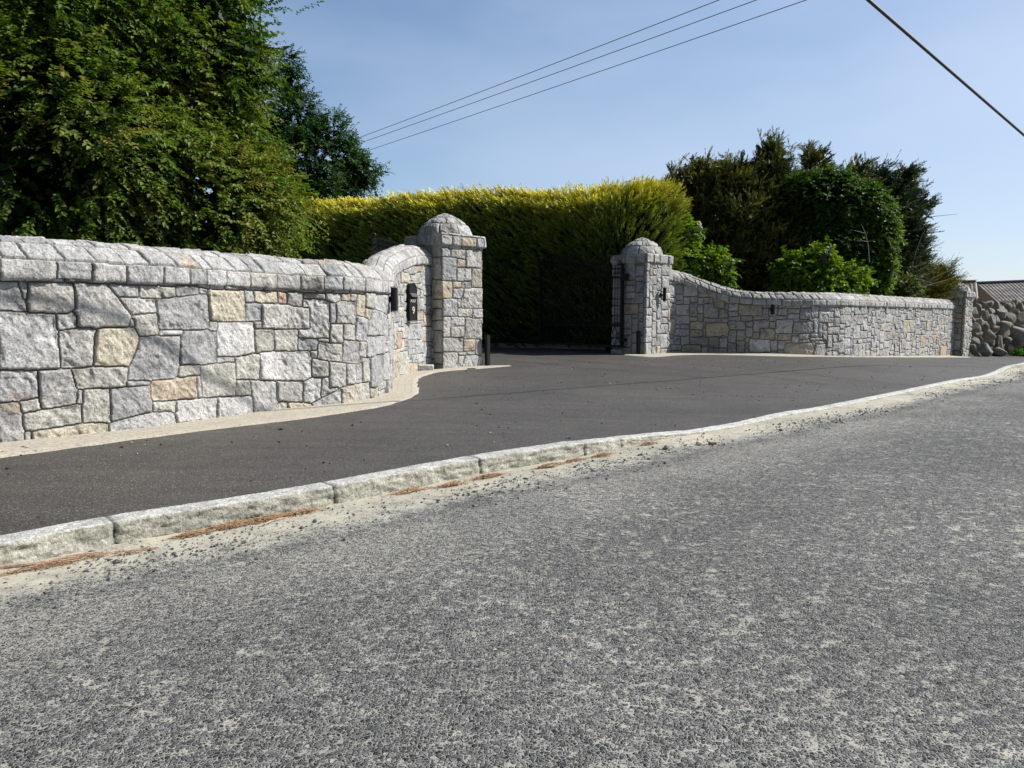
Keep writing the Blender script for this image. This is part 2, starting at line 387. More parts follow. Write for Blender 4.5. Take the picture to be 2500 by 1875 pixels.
def paint_polys(lab, polys, res, s0, z0, grow=.018):
    nr, nc = lab.shape; base = 100000; tr = np.full(lab.shape, -1, np.int32)
    for k, (pts, c) in enumerate(polys):
        P = np.array(pts); c0 = max(0, int((P[:, 0].min()-s0)/res)-1); c1 = min(nc, int((P[:, 0].max()-s0)/res)+2)
        r0 = max(0, int((P[:, 1].min()-z0)/res)-1); r1 = min(nr, int((P[:, 1].max()-z0)/res)+2)
        if c1 <= c0 or r1 <= r0: continue
        yy, xx = np.mgrid[r0:r1, c0:c1]; x = s0+xx*res; y = z0+yy*res; ins = np.zeros(x.shape, bool)
        for i in range(len(P)):
            x1, y1 = P[i]; x2, y2 = P[(i+1) % len(P)]
            if y1 == y2: continue
            cr = ((y1 > y) != (y2 > y)) & (x < (x2-x1)*(y-y1)/(y2-y1)+x1); ins ^= cr
        sub = tr[r0:r1, c0:c1]; sub[ins & (sub < 0)] = base+k
    for _ in range(int(grow/res)):
        n = tr.copy()
        for dr, dc in ((0, 1), (0, -1), (1, 0), (-1, 0)):
            sh = np.roll(tr, (dr, dc), (0, 1)); m = (n < 0) & (sh >= 0); n[m] = sh[m]
        tr = n
    return np.where(tr >= 0, tr, lab)
def clean(lab, rad):
    keep = np.ones(lab.shape, bool)
    for dr in range(-rad, rad+1):
        for dc in range(-rad, rad+1):
            if dr*dr+dc*dc > rad*rad+1: continue
            rr = np.clip(np.arange(lab.shape[0])+dr, 0, lab.shape[0]-1); cc = np.clip(np.arange(lab.shape[1])+dc, 0, lab.shape[1]-1)
            keep &= lab[np.ix_(rr, cc)] == lab
    cur = np.where(keep, lab, -1)
    for _ in range(60):
        if (cur >= 0).all(): break
        n = cur.copy()
        for dr, dc in ((0, 1), (0, -1), (1, 0), (-1, 0)):
            sh = np.roll(cur, (dr, dc), (0, 1))
            if dr == 1: sh[0] = -1
            if dr == -1: sh[-1] = -1
            if dc == 1: sh[:, 0] = -1
            if dc == -1: sh[:, -1] = -1
            m = (n < 0) & (sh >= 0); n[m] = sh[m]
        cur = n
    return cur
def edge_dist(lab, maxn):
    nr, nc = lab.shape; d = np.full(lab.shape, 99.)
    e = np.zeros(lab.shape, bool)
    e[:, :-1] |= lab[:, :-1] != lab[:, 1:]; e[:, 1:] |= lab[:, :-1] != lab[:, 1:]
    e[:-1] |= lab[:-1] != lab[1:]; e[1:] |= lab[:-1] != lab[1:]
    d[e] = 0
    for _ in range(maxn):
        for dr, dc, w_ in ((0, 1, 1), (0, -1, 1), (1, 0, 1), (-1, 0, 1), (1, 1, 1.41), (1, -1, 1.41), (-1, 1, 1.41), (-1, -1, 1.41)):
            p = np.pad(d, 1, constant_values=99.); sh = p[1-dr:1-dr+nr, 1-dc:1-dc+nc]
            d = np.minimum(d, sh+w_)
    return d
GREYS = [(.41, .41, .41), (.385, .385, .385), (.44, .438, .435), (.355, .358, .36), (.45, .447, .44), (.40, .395, .385), (.42, .412, .395), (.395, .395, .395), (.43, .428, .42)]
OCH = {'y': (.455, .415, .33), 'o': (.42, .355, .28), 'b': (.405, .395, .36), 'g': (.40, .40, .40), 'd': (.29, .295, .30), 'r': (.43, .32, .25), 'l': (.48, .475, .465), 't': (.35, .325, .265)}
def stone_field(lab, res, seed, relief=1., polycols=None, bulge=.022, mort=(.17, .16, .135), edge=.04, joint=.6, ochre=.10, bright=1., crack=1.):
    rng = np.random.default_rng(seed); ids, inv = np.unique(lab, return_inverse=True); inv = inv.reshape(lab.shape); n = len(ids)
    nr, nc = lab.shape; yy, xx = np.mgrid[0:nr, 0:nc]; x = xx*res; y = yy*res
    d = edge_dist(lab, int(edge/res)+2)
    dm = (d-joint)*res
    cnt = np.bincount(inv.ravel(), minlength=n); cx = np.bincount(inv.ravel(), x.ravel(), n)/cnt; cy = np.bincount(inv.ravel(), y.ravel(), n)/cnt
    off = rng.normal(0, .005, n); tx = rng.normal(0, .05, n); ty = rng.normal(0, .045, n); bl = rng.uniform(.6, 1.5, n); ph = rng.uniform(0, 99, n)
    sz = np.sqrt(cnt)*res; bl *= np.clip(sz/.25, .5, 1.3)
    t = np.clip(dm/(edge*.6), 0, 1); prof = .75*np.sqrt(np.clip(1-(1-t)**2, 0, 1))+.25*np.clip(dm/(edge*2.2), 0, 1)
    ox = ph[inv]
    n1 = fbm(x*9+ox, y*9-ox, None, seed+1, 4, .55); n2 = 1-np.abs(fbm((x*.8+y*.6)*13+ox, (y*.8-x*.6)*5+ox, None, seed+2, 3, .6))*2.2
    step = vn(x*5+ox*2, y*6+ox, None, seed+3); stp = np.clip((step-.25)*6, 0, 1)
    hgt = prof*bulge*bl[inv] + relief*np.clip(dm/.014, 0, 1)*(.010*n1+.009*n2*crack - .012*stp*crack+.0035*vn(x*31+ox, y*31, None, seed+6)+.002*vn(x*60+ox, y*60, None, seed+7)) \
        + np.clip(dm/.015, 0, 1)*np.clip(off[inv]+tx[inv]*(x-cx[inv])+ty[inv]*(y-cy[inv]), -.018, .018)
    mortm = dm < 0.0
    hgt = np.where(mortm, -.016+.003*n1, hgt)
    cols = np.zeros((n, 3))
    for i, k in enumerate(ids):
        c = np.array(GREYS[rng.integers(len(GREYS))])*rng.uniform(.78, 1.04)
        q = rng.random()
        if q < ochre: c = np.array(OCH[rng.choice(['y', 'o', 'b', 't', 'b'])])*rng.uniform(.85, 1.05)
        elif q < ochre+.12: c = c*np.array([1.02, 1.0, .95])
        if polycols and k >= 100000 and polycols[k-100000]:
            c = np.array(OCH[polycols[k-100000]])*rng.uniform(.95, 1.05)
        cols[i] = c*bright
    C = cols[inv]
    st = np.clip((fbm(x*4+ox*3, y*4, None, seed+9, 4)-.12)*3.2, 0, 1)*(rng.random(n) < .13)[inv]
    C = C*(1-st[..., None]*.6)+np.array([.40, .31, .21])*(st*.6)[..., None]
    dk = np.clip((fbm(x*7-ox, y*7, None, seed+19, 4)-.22)*4, 0, 1)*(rng.random(n) < .4)[inv]
    C = C*(1-.34*dk[..., None])
    C = np.where(mortm[..., None], np.array(mort)*(1+.15*n1[..., None]), C)
    return hgt, C
def curtain(name, P, N, zfun_lo, zfun_hi, z0, z1, res, lab, hgt, C, parent, back=None):
    """vertical masonry face over plan path P (columns) x height (rows)"""
    nr, nc = lab.shape; Z = z0+np.arange(nr)*res
    lo = zfun_lo; hi = zfun_hi
    zz = np.repeat(Z[:, None], nc, 1); keepv = (zz < hi[None, :]+.02) & (zz > lo[None, :]-.06)
    zc = np.minimum(np.maximum(zz, lo[None, :]-.06), hi[None, :]+.03)
    X = P[None, :, 0]+N[None, :, 0]*hgt; Y = P[None, :, 1]+N[None, :, 1]*hgt
    V = np.stack([X, Y, zc], -1).reshape(-1, 3)
    mk = keepv[:-1, :-1] | keepv[1:, 1:] | keepv[:-1, 1:] | keepv[1:, :-1]
    Fc = grid_faces(nr, nc, mk); Cc = C.reshape(-1, 3)
    if back is not None:
        Q = P-N*back; b = len(V)
        BV = np.concatenate([np.c_[Q, lo-.06], np.c_[Q, hi+.03]]); V = np.r_[V, BV]; Cc = np.r_[Cc, np.full((len(BV), 3), .3)]
        i = np.arange(nc-1); Fc = np.r_[Fc, np.stack([b+i+1, b+i, b+nc+i, b+nc+i+1], 1)]
    used = np.zeros(len(V), bool); used[Fc.ravel()] = True; mpx = np.cumsum(used)-1
    return mesh_np(name, V[used], mpx[Fc], GRAN, parent, Cc[used], True)
def sweep(name, P, N, zc, prof, res, lab, hgt, C, parent, T=None):
    """profile swept along path; rows of lab follow the profile's length"""
    pr = np.array(prof, float); pl = np.r_[0, np.cumsum(np.linalg.norm(np.diff(pr, axis=0), axis=1))]
    nr, nc = lab.shape; u = np.linspace(0, pl[-1], nr)
    po = np.interp(u, pl, pr[:, 0]); pz = np.interp(u, pl, pr[:, 1])
    k = np.ones(5)/5; 
    t = np.gradient(np.stack([po, pz], 1), axis=0); t /= np.linalg.norm(t, axis=1)[:, None]+1e-9
    no, nzv = t[:, 1], -t[:, 0]
    off = po[:, None]+no[:, None]*hgt
    X = P[None, :, 0]+N[None, :, 0]*off; Y = P[None, :, 1]+N[None, :, 1]*off; Zv = zc[None, :]+pz[:, None]+nzv[:, None]*hgt
    V = np.stack([X, Y, Zv], -1).reshape(-1, 3)
    return mesh_np(name, V, grid_faces(nr, nc), GRAN, parent, C.reshape(-1, 3), True)

COPING = [(-.02, .0), (.045, .0), (.052, .03), (.052, .150), (.045, .165), (.0, .225), (-.06, .292), (-.13, .345), (-.21, .375), (-.30, .375), (-.39, .345), (-.46, .28), (-.51, .17), (-.52, .0)]
def coping(name, P, N, zc, res, seed, parent, bright=1.05):
    W = arclen(P)[-1]; rng = np.random.default_rng(seed)
    tot = np.linalg.norm(np.diff(np.array(COPING), axis=0), axis=1).sum()
    lab = rows_layout(W, [(.235, .2, .46, 0), (.20, .14, .32, .4), (.14, .14, .28, .45), (.2, .2, .4, .1), (max(.05, tot-.775), .3, .5, 0)], res, rng)
    nr = int(round(tot/res))+1; lab = lab[:nr]
    if lab.shape[0] < nr: lab = np.r_[lab, np.repeat(lab[-1:], nr-lab.shape[0], 0)]
    lab = lab[:, :len(P)] if lab.shape[1] >= len(P) else np.pad(lab, ((0, 0), (0, len(P)-lab.shape[1])), mode='edge')
    lab = warp(lab, res, .010, .16, seed)
    hg, C = stone_field(lab, res, seed, relief=.75, bulge=.010, edge=.025, ochre=.015, bright=bright, joint=.3, mort=(.22, .205, .17), crack=.7)
    return sweep(name, P, N, zc, COPING, res, lab, hg, C, parent)

def zoomed(ox, oy, sc): return lambda x, y: (ox+x/sc, oy+y/sc)
z1 = zoomed(0, 550, 2.766); z2 = zoomed(600, 550, 3.403); z3 = zoomed(900, 500, 3.95); z5 = zoomed(1600, 650, 2.458)
T1 = """g 0,385 120,388 185,585 0,578|g 120,388 180,392 190,590 178,585|b 185,392 492,398 505,560 440,598 190,590|g 497,397 720,405 880,610 865,688 525,692 515,600
g 720,405 940,412 938,488 795,485|b 940,412 1185,425 1185,488 1050,497 938,490|g 1185,425 1345,430 1345,465 1185,488|g 1345,430 1395,435 1395,465 1345,465|g 795,485 1050,497 1058,590 885,606
g 1055,500 1185,490 1395,465 1412,690 1330,705 1075,705 1065,600|y 1400,440 1645,448 1658,650 1560,655 1412,645|g 1645,448 1710,450 1715,525 1655,525|y 1710,450 1870,455 1875,525 1800,528 1715,522|r 1870,455 1936,460 1936,535 1875,525
g 0,582 372,603 385,720 410,968 200,972 0,970|g 375,603 508,603 522,692 385,715|g 390,718 620,690 640,720 628,955 412,968|g 620,690 700,680 645,720|y 645,715 710,685 820,680 900,692 935,760 920,830 865,953 628,955 630,770
g 880,610 905,690 865,690|b 905,608 1055,595 1072,735 940,750 915,700|g 1075,710 1238,712 1225,745 1077,742|g 940,755 1215,752 1210,945 1178,1035 1050,1048 858,1050 880,940 925,830|g 1240,712 1455,718 1462,925 1400,940 1210,942 1218,760
g 1415,650 1468,655 1460,718 1415,712|l 1470,660 1708,655 1715,855 1620,885 1468,890|g 1658,525 1760,528 1762,645 1662,655|g 1765,530 1936,540 2090,560 2095,700 1768,700|g 1710,655 1760,648 1765,698 1715,700|g 1718,705 1845,705 1850,845 1720,862
g 0,985 248,985 255,1165 0,1195|g 252,985 478,975 520,1110 518,1205 280,1245 262,1165|g 480,975 660,958 860,958 848,1088 520,1110|g 850,1055 1010,1055 1015,1078 852,1092|o 1015,1058 1322,1020 1325,1165 1025,1190|g 1210,945 1345,948 1352,1010 1210,1030
g 1352,950 1580,925 1585,1020 1578,1152 1370,1162 1355,1010|g 1470,895 1580,892 1580,925 1470,925|b 1585,895 1748,868 1750,1042 1590,1042|g 1590,1045 1680,1048 1695,1148 1580,1152|g 1325,1020 1355,1015 1365,1160 1330,1160
g 0,1205 130,1202 165,1462 0,1475|b 132,1200 262,1168 275,1248 150,1272|b 150,1275 545,1210 550,1335 480,1345 170,1392|y 215,1400 600,1335 720,1340 738,1400 215,1460|g 172,1395 215,1395 210,1460 172,1465|g 520,1118 560,1115 555,1205 520,1208
b 562,1112 740,1105 745,1330 555,1335|g 742,1105 1018,1080 1025,1255 960,1275 748,1330|g 745,1335 960,1278 1160,1262 1185,1340 740,1402|b 1025,1195 1185,1192 1188,1260 1028,1255|l 1190,1192 1465,1165 1460,1305 1190,1335|g 1468,1165 1700,1155 1708,1275 1460,1305|g 1685,1048 1860,1055 1866,1255 1712,1272"""
T2 = """g 335,560 470,565 468,640 455,688 330,655|g 475,570 655,575 658,618 475,610|g 660,570 788,575 785,628 740,645 665,615|g 790,575 865,578 865,632 790,628|g 868,572 920,575 915,640 870,630|l 478,615 655,620 695,645 690,940 435,930 435,770 460,690
g 400,690 455,690 430,740 400,740|g 400,745 435,745 430,868 398,862|g 695,650 745,650 748,815 700,815|g 750,650 785,630 915,640 912,822 750,815|y 920,585 985,590 990,760 920,745|b 985,565 1072,570 1075,700 990,685|g 1075,575 1180,590 1180,735 1078,700|y 990,690 1045,700 1030,780 990,770
g 1050,700 1130,720 1180,780 1165,915 1005,920 1030,790|g 915,755 1010,780 1000,960 912,950|b 698,825 805,825 800,985 700,975|b 808,825 905,822 908,955 810,948|g 75,870 228,868 235,1040 75,1055|b 235,870 430,870 425,1040 238,1042|d 435,940 600,955 595,1040 430,1038|b 535,935 690,945 690,972 600,965
b 600,975 800,990 798,1135 595,1105|g 805,955 940,975 945,1148 800,1140|g 945,975 1000,970 1000,1090 948,1085|g 1003,925 1070,930 1075,1080 1040,1100 1003,1090|g 1075,925 1150,920 1150,1070 1080,1075|g 535,1045 592,1045 590,1095 537,1098|l 112,1058 530,1055 545,1110 548,1260 490,1295 115,1280
b -10,1075 110,1065 108,1280 0,1285|b 545,1110 685,1140 688,1262 550,1258|g 690,1140 828,1150 830,1335 692,1355|g 835,1155 910,1155 912,1310 832,1320|g 915,1158 962,1158 962,1310 915,1310|b 965,1110 1025,1118 1025,1300 965,1310|g 1030,1095 1145,1070 1140,1280 1080,1345 1028,1340|g 1150,1075 1185,1060 1195,1280 1145,1280
l 30,1290 250,1295 252,1531 60,1531|g 255,1300 470,1300 470,1470 258,1450|l 475,1300 545,1270 628,1268 620,1440 540,1475 475,1472|g 632,1268 688,1265 690,1350 780,1355 690,1400 620,1435|y 355,1480 500,1475 545,1490 550,1560 360,1560|g 555,1480 690,1410 785,1365 790,1500 560,1560|b 795,1350 1020,1300 1030,1450 795,1500"""
T2b = """y 1310,410 1345,400 1365,450 1340,480 1315,470|b 1370,420 1450,395 1455,480 1400,475|g 1340,340 1405,345 1405,405 1340,400|g 1410,345 1465,345 1465,385 1410,385|o 1475,750 1560,750 1560,835 1480,835|y 1220,1040 1270,1040 1270,1120 1225,1150|b 1275,1060 1340,1050 1345,1230 1275,1240|o 1345,1150 1420,1150 1415,1230 1345,1235
r 1250,890 1295,890 1290,1010 1250,1015|g 1350,830 1455,820 1455,940 1350,945|g 1460,850 1560,845 1560,960 1460,965"""
TP = """g 705,415 785,430 785,500 705,498|g 790,435 925,440 925,525 790,500|g 935,440 1083,445 1083,608 935,605|g 705,505 842,515 845,735 708,735|o 850,530 930,535 930,602 850,600|g 850,610 985,615 985,735 850,735|t 990,615 1085,620 1085,800 990,795|y 630,740 803,740 803,903 630,903
g 808,742 890,745 890,800 808,800|g 895,745 980,748 980,800 895,800|g 808,810 915,810 890,905 810,903|b 915,812 1087,805 1088,998 890,995 895,905|g 715,908 850,910 852,1075 716,1075|g 855,915 890,910 880,995 856,995|b 858,1000 1000,1005 1000,1050 920,1078 858,1075|g 1003,1005 1090,1005 1090,1095 1003,1090
g 718,1080 785,1085 785,1275 718,1275|g 790,1085 922,1090 922,1165 790,1165|g 790,1175 915,1175 915,1275 790,1275|g 925,1100 1090,1100 1090,1292 925,1290|g 718,1285 905,1285 908,1420 718,1418|o 910,1300 1025,1300 1025,1410 912,1410|g 1027,1300 1090,1300 1090,1445 1027,1445|g 720,1425 855,1425 855,1585 720,1590
g 860,1425 945,1425 945,1455 860,1455|g 950,1415 1025,1415 1025,1445 950,1445|g 860,1460 920,1460 890,1580 860,1580|g 930,1455 1092,1455 1094,1560 895,1580"""
T5 = """y 305,345 425,340 440,370 435,415 305,420|t 500,235 640,235 640,295 500,293|t 345,190 415,195 412,250 355,245|t 785,462 935,462 945,500 935,530 775,528 772,495|o 160,475 272,475 272,515 160,518|y 1490,325 1540,325 1545,395 1490,400|o 1588,415 1618,412 1618,488 1590,485|r 1705,480 1750,480 1750,540 1705,540
t 628,375 710,375 716,440 628,438|y 50,320 115,315 115,400 75,410|l 565,440 685,440 688,515 565,515|g 725,322 825,320 820,400 722,400|g 830,338 945,338 945,400 822,400"""
def trace(txt, zf, P, S):
    out = []
    for it in txt.replace('\n', '|').split('|'):
        k, *pts = it.split(); out.append(([hit(P, S, *zf(*map(float, p.split(',')))) for p in pts], None if k == 'g' else k))
    return out

def stone_wall(root, P, zc, polys, res, seed, ochre, warp_amp=.014, wr_=(.16, .5)):
    N = right_normals(P); lo = gz(P[:, 0], P[:, 1]); zmin = float(lo.min())-.1; zmax = float(zc.max())+.05
    W = arclen(P)[-1]; rng = np.random.default_rng(seed)
    lab = rand_layout(W, zmax-zmin, res, rng, w=wr_)
    lab = lab[:, :len(P)] if lab.shape[1] >= len(P) else np.pad(lab, ((0, 0), (0, len(P)-lab.shape[1])), mode='edge')
    lab = warp(lab, res, warp_amp*1.6, .22, seed)
    if polys: lab = paint_polys(lab, polys, res, 0, zmin); lab = warp(lab, res, .006, .06, seed+5)
    lab = clean(lab, 2)
    hg, C = stone_field(lab, res, seed, polycols=[p[1] for p in polys] if polys else None, ochre=ochre, joint=.3, bulge=.011, edge=.024)
    curtain('stonework', P, N, lo, zc, zmin, zmax, res, lab, hg, C, root, back=.5)
    return N
# --- left boundary wall
LB = [(0, 1083), (60, 1078.6), (266, 1056), (427, 1036), (500, 1029), (700, 998), (776, 992), (832, 987), (902, 976)]
lp = [ground_at(*q) for q in LB]
d0 = (lp[0]-lp[2])/np.linalg.norm(lp[0]-lp[2])
lp = [lp[0]+d0*5.5, lp[0]+d0*2.7]+[lp[0], lp[2], lp[3], lp[5], lp[7], lp[8]]+[np.array(q) for q in ((-1.88, 10.74), (-1.86, 11.2), (-2.02, 12.3), (-2.16, 13.4), (-2.16, 14.15), (-2.07, 14.8), (-1.98, 15.3), (-1.87, 15.8), (-1.74, 16.26))]
RES = .0078
PL = catmull(lp, RES); SL = arclen(PL)
zcl = np.interp(PL[:, 1], [0, 10.8, 11.4, 12.2, 13.2, 14.1, 15, 15.6, 16.5], [1.485, 1.485, 1.51, 1.60, 1.80, 1.98, 2.17, 2.25, 2.27])
k = np.hanning(81); k /= k.sum(); zcl = np.convolve(np.pad(zcl, 40, mode='edge'), k, 'valid')
wl = empty('stone_wall', (0, 0, 0)); tag(wl, 'long pale granite boundary wall on the left that curves in to the near gate pillar', 'stone wall')
polys = trace(T1, z1, PL, SL)+trace(T2, z2, PL, SL)+trace(T2b, z2, PL, SL)
stone_wall(wl, PL, zcl, polys, RES, 11, .12)
NL = right_normals(PL)
coping('coping', PL, NL, zcl, RES*1.1 if False else RES, 21, wl)
# --- right boundary wall
PR_ = catmull([(4.55, 22.3), (5.15, 22.65), (5.8, 22.55), (6.6, 22.05), (7.6, 21.8), (8.7, 21.8), (9.7, 22.25), (10.7, 23.1), (14.8, 27.3), (18.62, 31.2)], .014)
SR = arclen(PR_)
zcr = np.interp(PR_[:, 0], [4, 4.8, 5.3, 5.7, 6.1, 6.6, 7.2, 8, 20], [2.28, 2.24, 2.11, 1.92, 1.71, 1.56, 1.50, 1.485, 1.485])
k = np.hanning(41); k /= k.sum(); zcr = np.convolve(np.pad(zcr, 20, mode='edge'), k, 'valid')
wr = empty('stone_wall', (0, 0, 0)); tag(wr, 'granite wall beyond the driveway that dips down from the right gate pillar and runs to the small end pillar', 'stone wall')
stone_wall(wr, PR_, zcr, trace(T5, z5, PR_, SR), .014, 37, .07, wr_=(.22, .62))
coping('coping', PR_, right_normals(PR_), zcr, .014, 41, wr)

# --- gate pillars
U = np.array([.70, .714]); Vv = np.array([-.714, .70])
def pillar(C0, zb, zcap0, zcap1, zapex, label, seed, tr=None, res=.01, cat='gate pillar', captr=None):
    C0 = np.array(C0, float); w_ = 1.15; root = empty('stone_pillar', (0, 0, 0)); tag(root, label, cat)
    def square(C, side):
        n = int(round(side/res)); pts = []; nn = []
        cs = [C+Vv*side, C, C+U*side, C+(U+Vv)*side]; dirs = [-Vv, U, Vv, -U]
        nrm = [-U, -Vv, U, Vv]
        for q in range(4):
            for i in range(n):
                pts.append(cs[q]+dirs[q]*side*i/n); nn.append(nrm[q] if i else nrm[q]+nrm[q-1])
        pts.append(cs[0]); nn.append(nrm[0]+nrm[3])
        return np.array(pts), np.array(nn)
    P, N = square(C0, w_); S = arclen(P)
    rng = np.random.default_rng(seed); H = zcap0-zb+.1
    lab = rand_layout(S[-1], H, res, rng, w=(.22, .48), h=(.14, .36)); lab = lab[:, :len(P)]
    lab = warp(lab, res, .014, .2, seed)
    pol = trace(tr, z3, P, S) if tr else []
    if pol: lab = paint_polys(lab, pol, res, 0, zb-.08, .02)
    lab = clean(lab, 2)
    hg, C = stone_field(lab, res, seed, polycols=[p[1] for p in pol], ochre=.09, bulge=.016, edge=.03, joint=.35)
    n = int(round(w_/res))
    hg[:, :] = hg
    curtain('shaft', P, N, np.full(len(P), zb), np.full(len(P), zcap0), zb-.08, zcap0+.03, res, lab, hg, C, root)
    # cap slab course
    s2 = w_+.11; Cc = C0-(U+Vv)*.055; P2, N2 = square(Cc, s2); S2 = arclen(P2); hc = zcap1-zcap0
    lab = rows_layout(S2[-1], [(.09+hc+.3, .24, .46)], res, rng); lab = lab[:int(round((.09+hc+.02)/res))+1, :len(P2)]
    if lab.shape[1] < len(P2): lab = np.pad(lab, ((0, 0), (0, len(P2)-lab.shape[1])), mode='edge')
    lab = warp(lab, res, .006, .2, seed+3)
    if captr:
        pol = [([hit(P2, S2, *z3(*map(float, q.split(',')))) for q in it.split()[1:]], None if it[0] == 'g' else it[0]) for it in captr.split('|')]
        pol = [([(a, b-zcap0+.09) for a, b in p], c) for p, c in pol]
        lab = paint_polys(lab, pol, res, 0, 0, .02); lab = clean(lab, 2)
    hg, C = stone_field(lab, res, seed+1, polycols=[p[1] for p in pol] if captr else None, ochre=.14, bulge=.012, edge=.025, joint=.35)
    hg[-3:] = np.minimum(hg[-3:], 0)
    sweep('cap', P2, N2, np.full(len(P2), zcap0), [(-.09, 0), (0, 0), (0, hc-.012), (-.012, hc)], res, lab, hg, C, root)
    # bed slab + dome
    cen = C0+(U+Vv)*w_/2
    mb = MB(); q = [Cc, Cc+U*s2, Cc+(U+Vv)*s2, Cc+Vv*s2]; q = [cen+(p-cen)*.985 for p in q]
    mb.add([(*p, zcap1-.004) for p in q], [(0, 1, 2, 3)])
    bd = mb.build('cap_bed', mat('bed_mortar', (.34, .33, .30), .9)[0], root)
    rd = .59; hd = zapex-zcap1; na = int(2*math.pi*rd/res*.8); nr_ = int(.8/res)
    arc = .86; W = 2*math.pi*.5
    rows = [(.27, .26, .42), (.22, .2, .36), (.19, .2, .32), (.2, .22, .32)]
    lab = rows_layout(W, rows, arc/nr_, rng); lab = lab[:nr_+1]
    if lab.shape[0] < nr_+1: lab = np.pad(lab, ((0, nr_+1-lab.shape[0]), (0, 0)), mode='edge')
    ncx = lab.shape[1]; lab = warp(lab, arc/nr_, .022, .22, seed+8)
    hg, C = stone_field(lab, arc/nr_, seed+2, ochre=.05, bulge=.014, edge=.03, joint=.45)
    ph = np.linspace(0, math.pi/2, nr_+1); th = np.linspace(0, 2*math.pi, ncx)
    rr = rd*(.72*np.cos(ph)**2+.28*np.cos(ph)); zz = hd*np.sin(ph)
    hgw = hg.copy(); bl = sst(0, 12, np.minimum(np.arange(ncx), ncx-1-np.arange(ncx))); hgw *= bl[None, :]
    hgw *= (np.cos(ph)[:, None]*.9+.1)
    X = cen[0]+(rr[:, None]+hgw*np.cos(ph)[:, None])*np.cos(th)[None]; Y = cen[1]+(rr[:, None]+hgw*np.cos(ph)[:, None])*np.sin(th)[None]
    Z = zcap1+zz[:, None]+hgw*np.sin(ph)[:, None]
    mesh_np('dome', np.stack([X, Y, Z], -1), grid_faces(nr_+1, ncx), GRAN, root, C.reshape(-1, 3), True)
    return root
CAPT = 'g 705,290 800,300 803,405 705,395|g 808,300 890,308 890,410 808,405|o 895,312 1035,322 1035,420 895,412|g 1038,325 1105,333 1105,430 1038,425'
pillar((-1.483, 15.93), 0, 2.69, 2.92, 3.43, 'near square granite gate pillar with a stone dome, left of the driveway entrance', 5, TP, captr=CAPT)
pillar((3.81, 21.1), .07, 2.69, 2.93, 3.45, 'far gate pillar with a stone dome partly under the hedge, wall lamp on its lit side', 6, res=.013)
pillar((18.85, 30.92), -.5, 1.97, 2.21, 2.67, 'end pillar with a low dome at the far end of the right wall beside the boulders', 7, res=.02, cat='end pillar')

# ------------------------------------------------------------------ kerb, road, driveway
KB = [(0, 1387), (285, 1327), (700, 1254), (1173, 1157), (1426, 1113), (1606, 1075), (1800, 1043), (1931, 1013.6), (2042, 995.5), (2253, 951), (2351, 930), (2423, 918), (2470, 900), (2500, 895)]
kp = [ground_at(x, y, -.125) for x, y in KB]
dk = kp[0]-kp[1]; dk /= np.linalg.norm(dk); de = kp[-1]-kp[-4]; de /= np.linalg.norm(de)
kp = [kp[0]+dk*q for q in (40, 24, 14, 8, 4.5, 2.5, 1.2)]+kp+[kp[-1]+de*q for q in (3, 8, 18, 36, 70)]
KP = catmull(kp, .02)
KS = arclen(KP)
def s_at(P, S, q): return S[np.argmin(((P-q)**2).sum(1))]
sk = [s_at(KP, KS, ground_at(x, y, -.125)) for x, y in ((1440, 1110), (1690, 1058), (2400, 921), (2500, 895))]
KH = lambda s: np.interp(s, [-1, sk[0]-.2, sk[1], sk[2], sk[3]+1.5, 1e4], [.127, .127, .022, .022, .11, .127])
def fine_range(P, S, a, b, step):
    m = (S > a) & (S < b); return resample(P[m], step)
# kerb body near the camera
s_joint = [s_at(KP, KS, ground_at(x, y, -.125)) for x, y in ((283, 1327), (820, 1230), (1173, 1157), (1426, 1113), (1511, 1093), (1931, 1013.6), (2042, 995), (2253, 951))]
m = (KS > s_joint[0]-8) & (KS < sk[3]+20); KF = resample(KP[m], .014); SF = KS[m][0]+arclen(KF); NF = right_normals(KF)
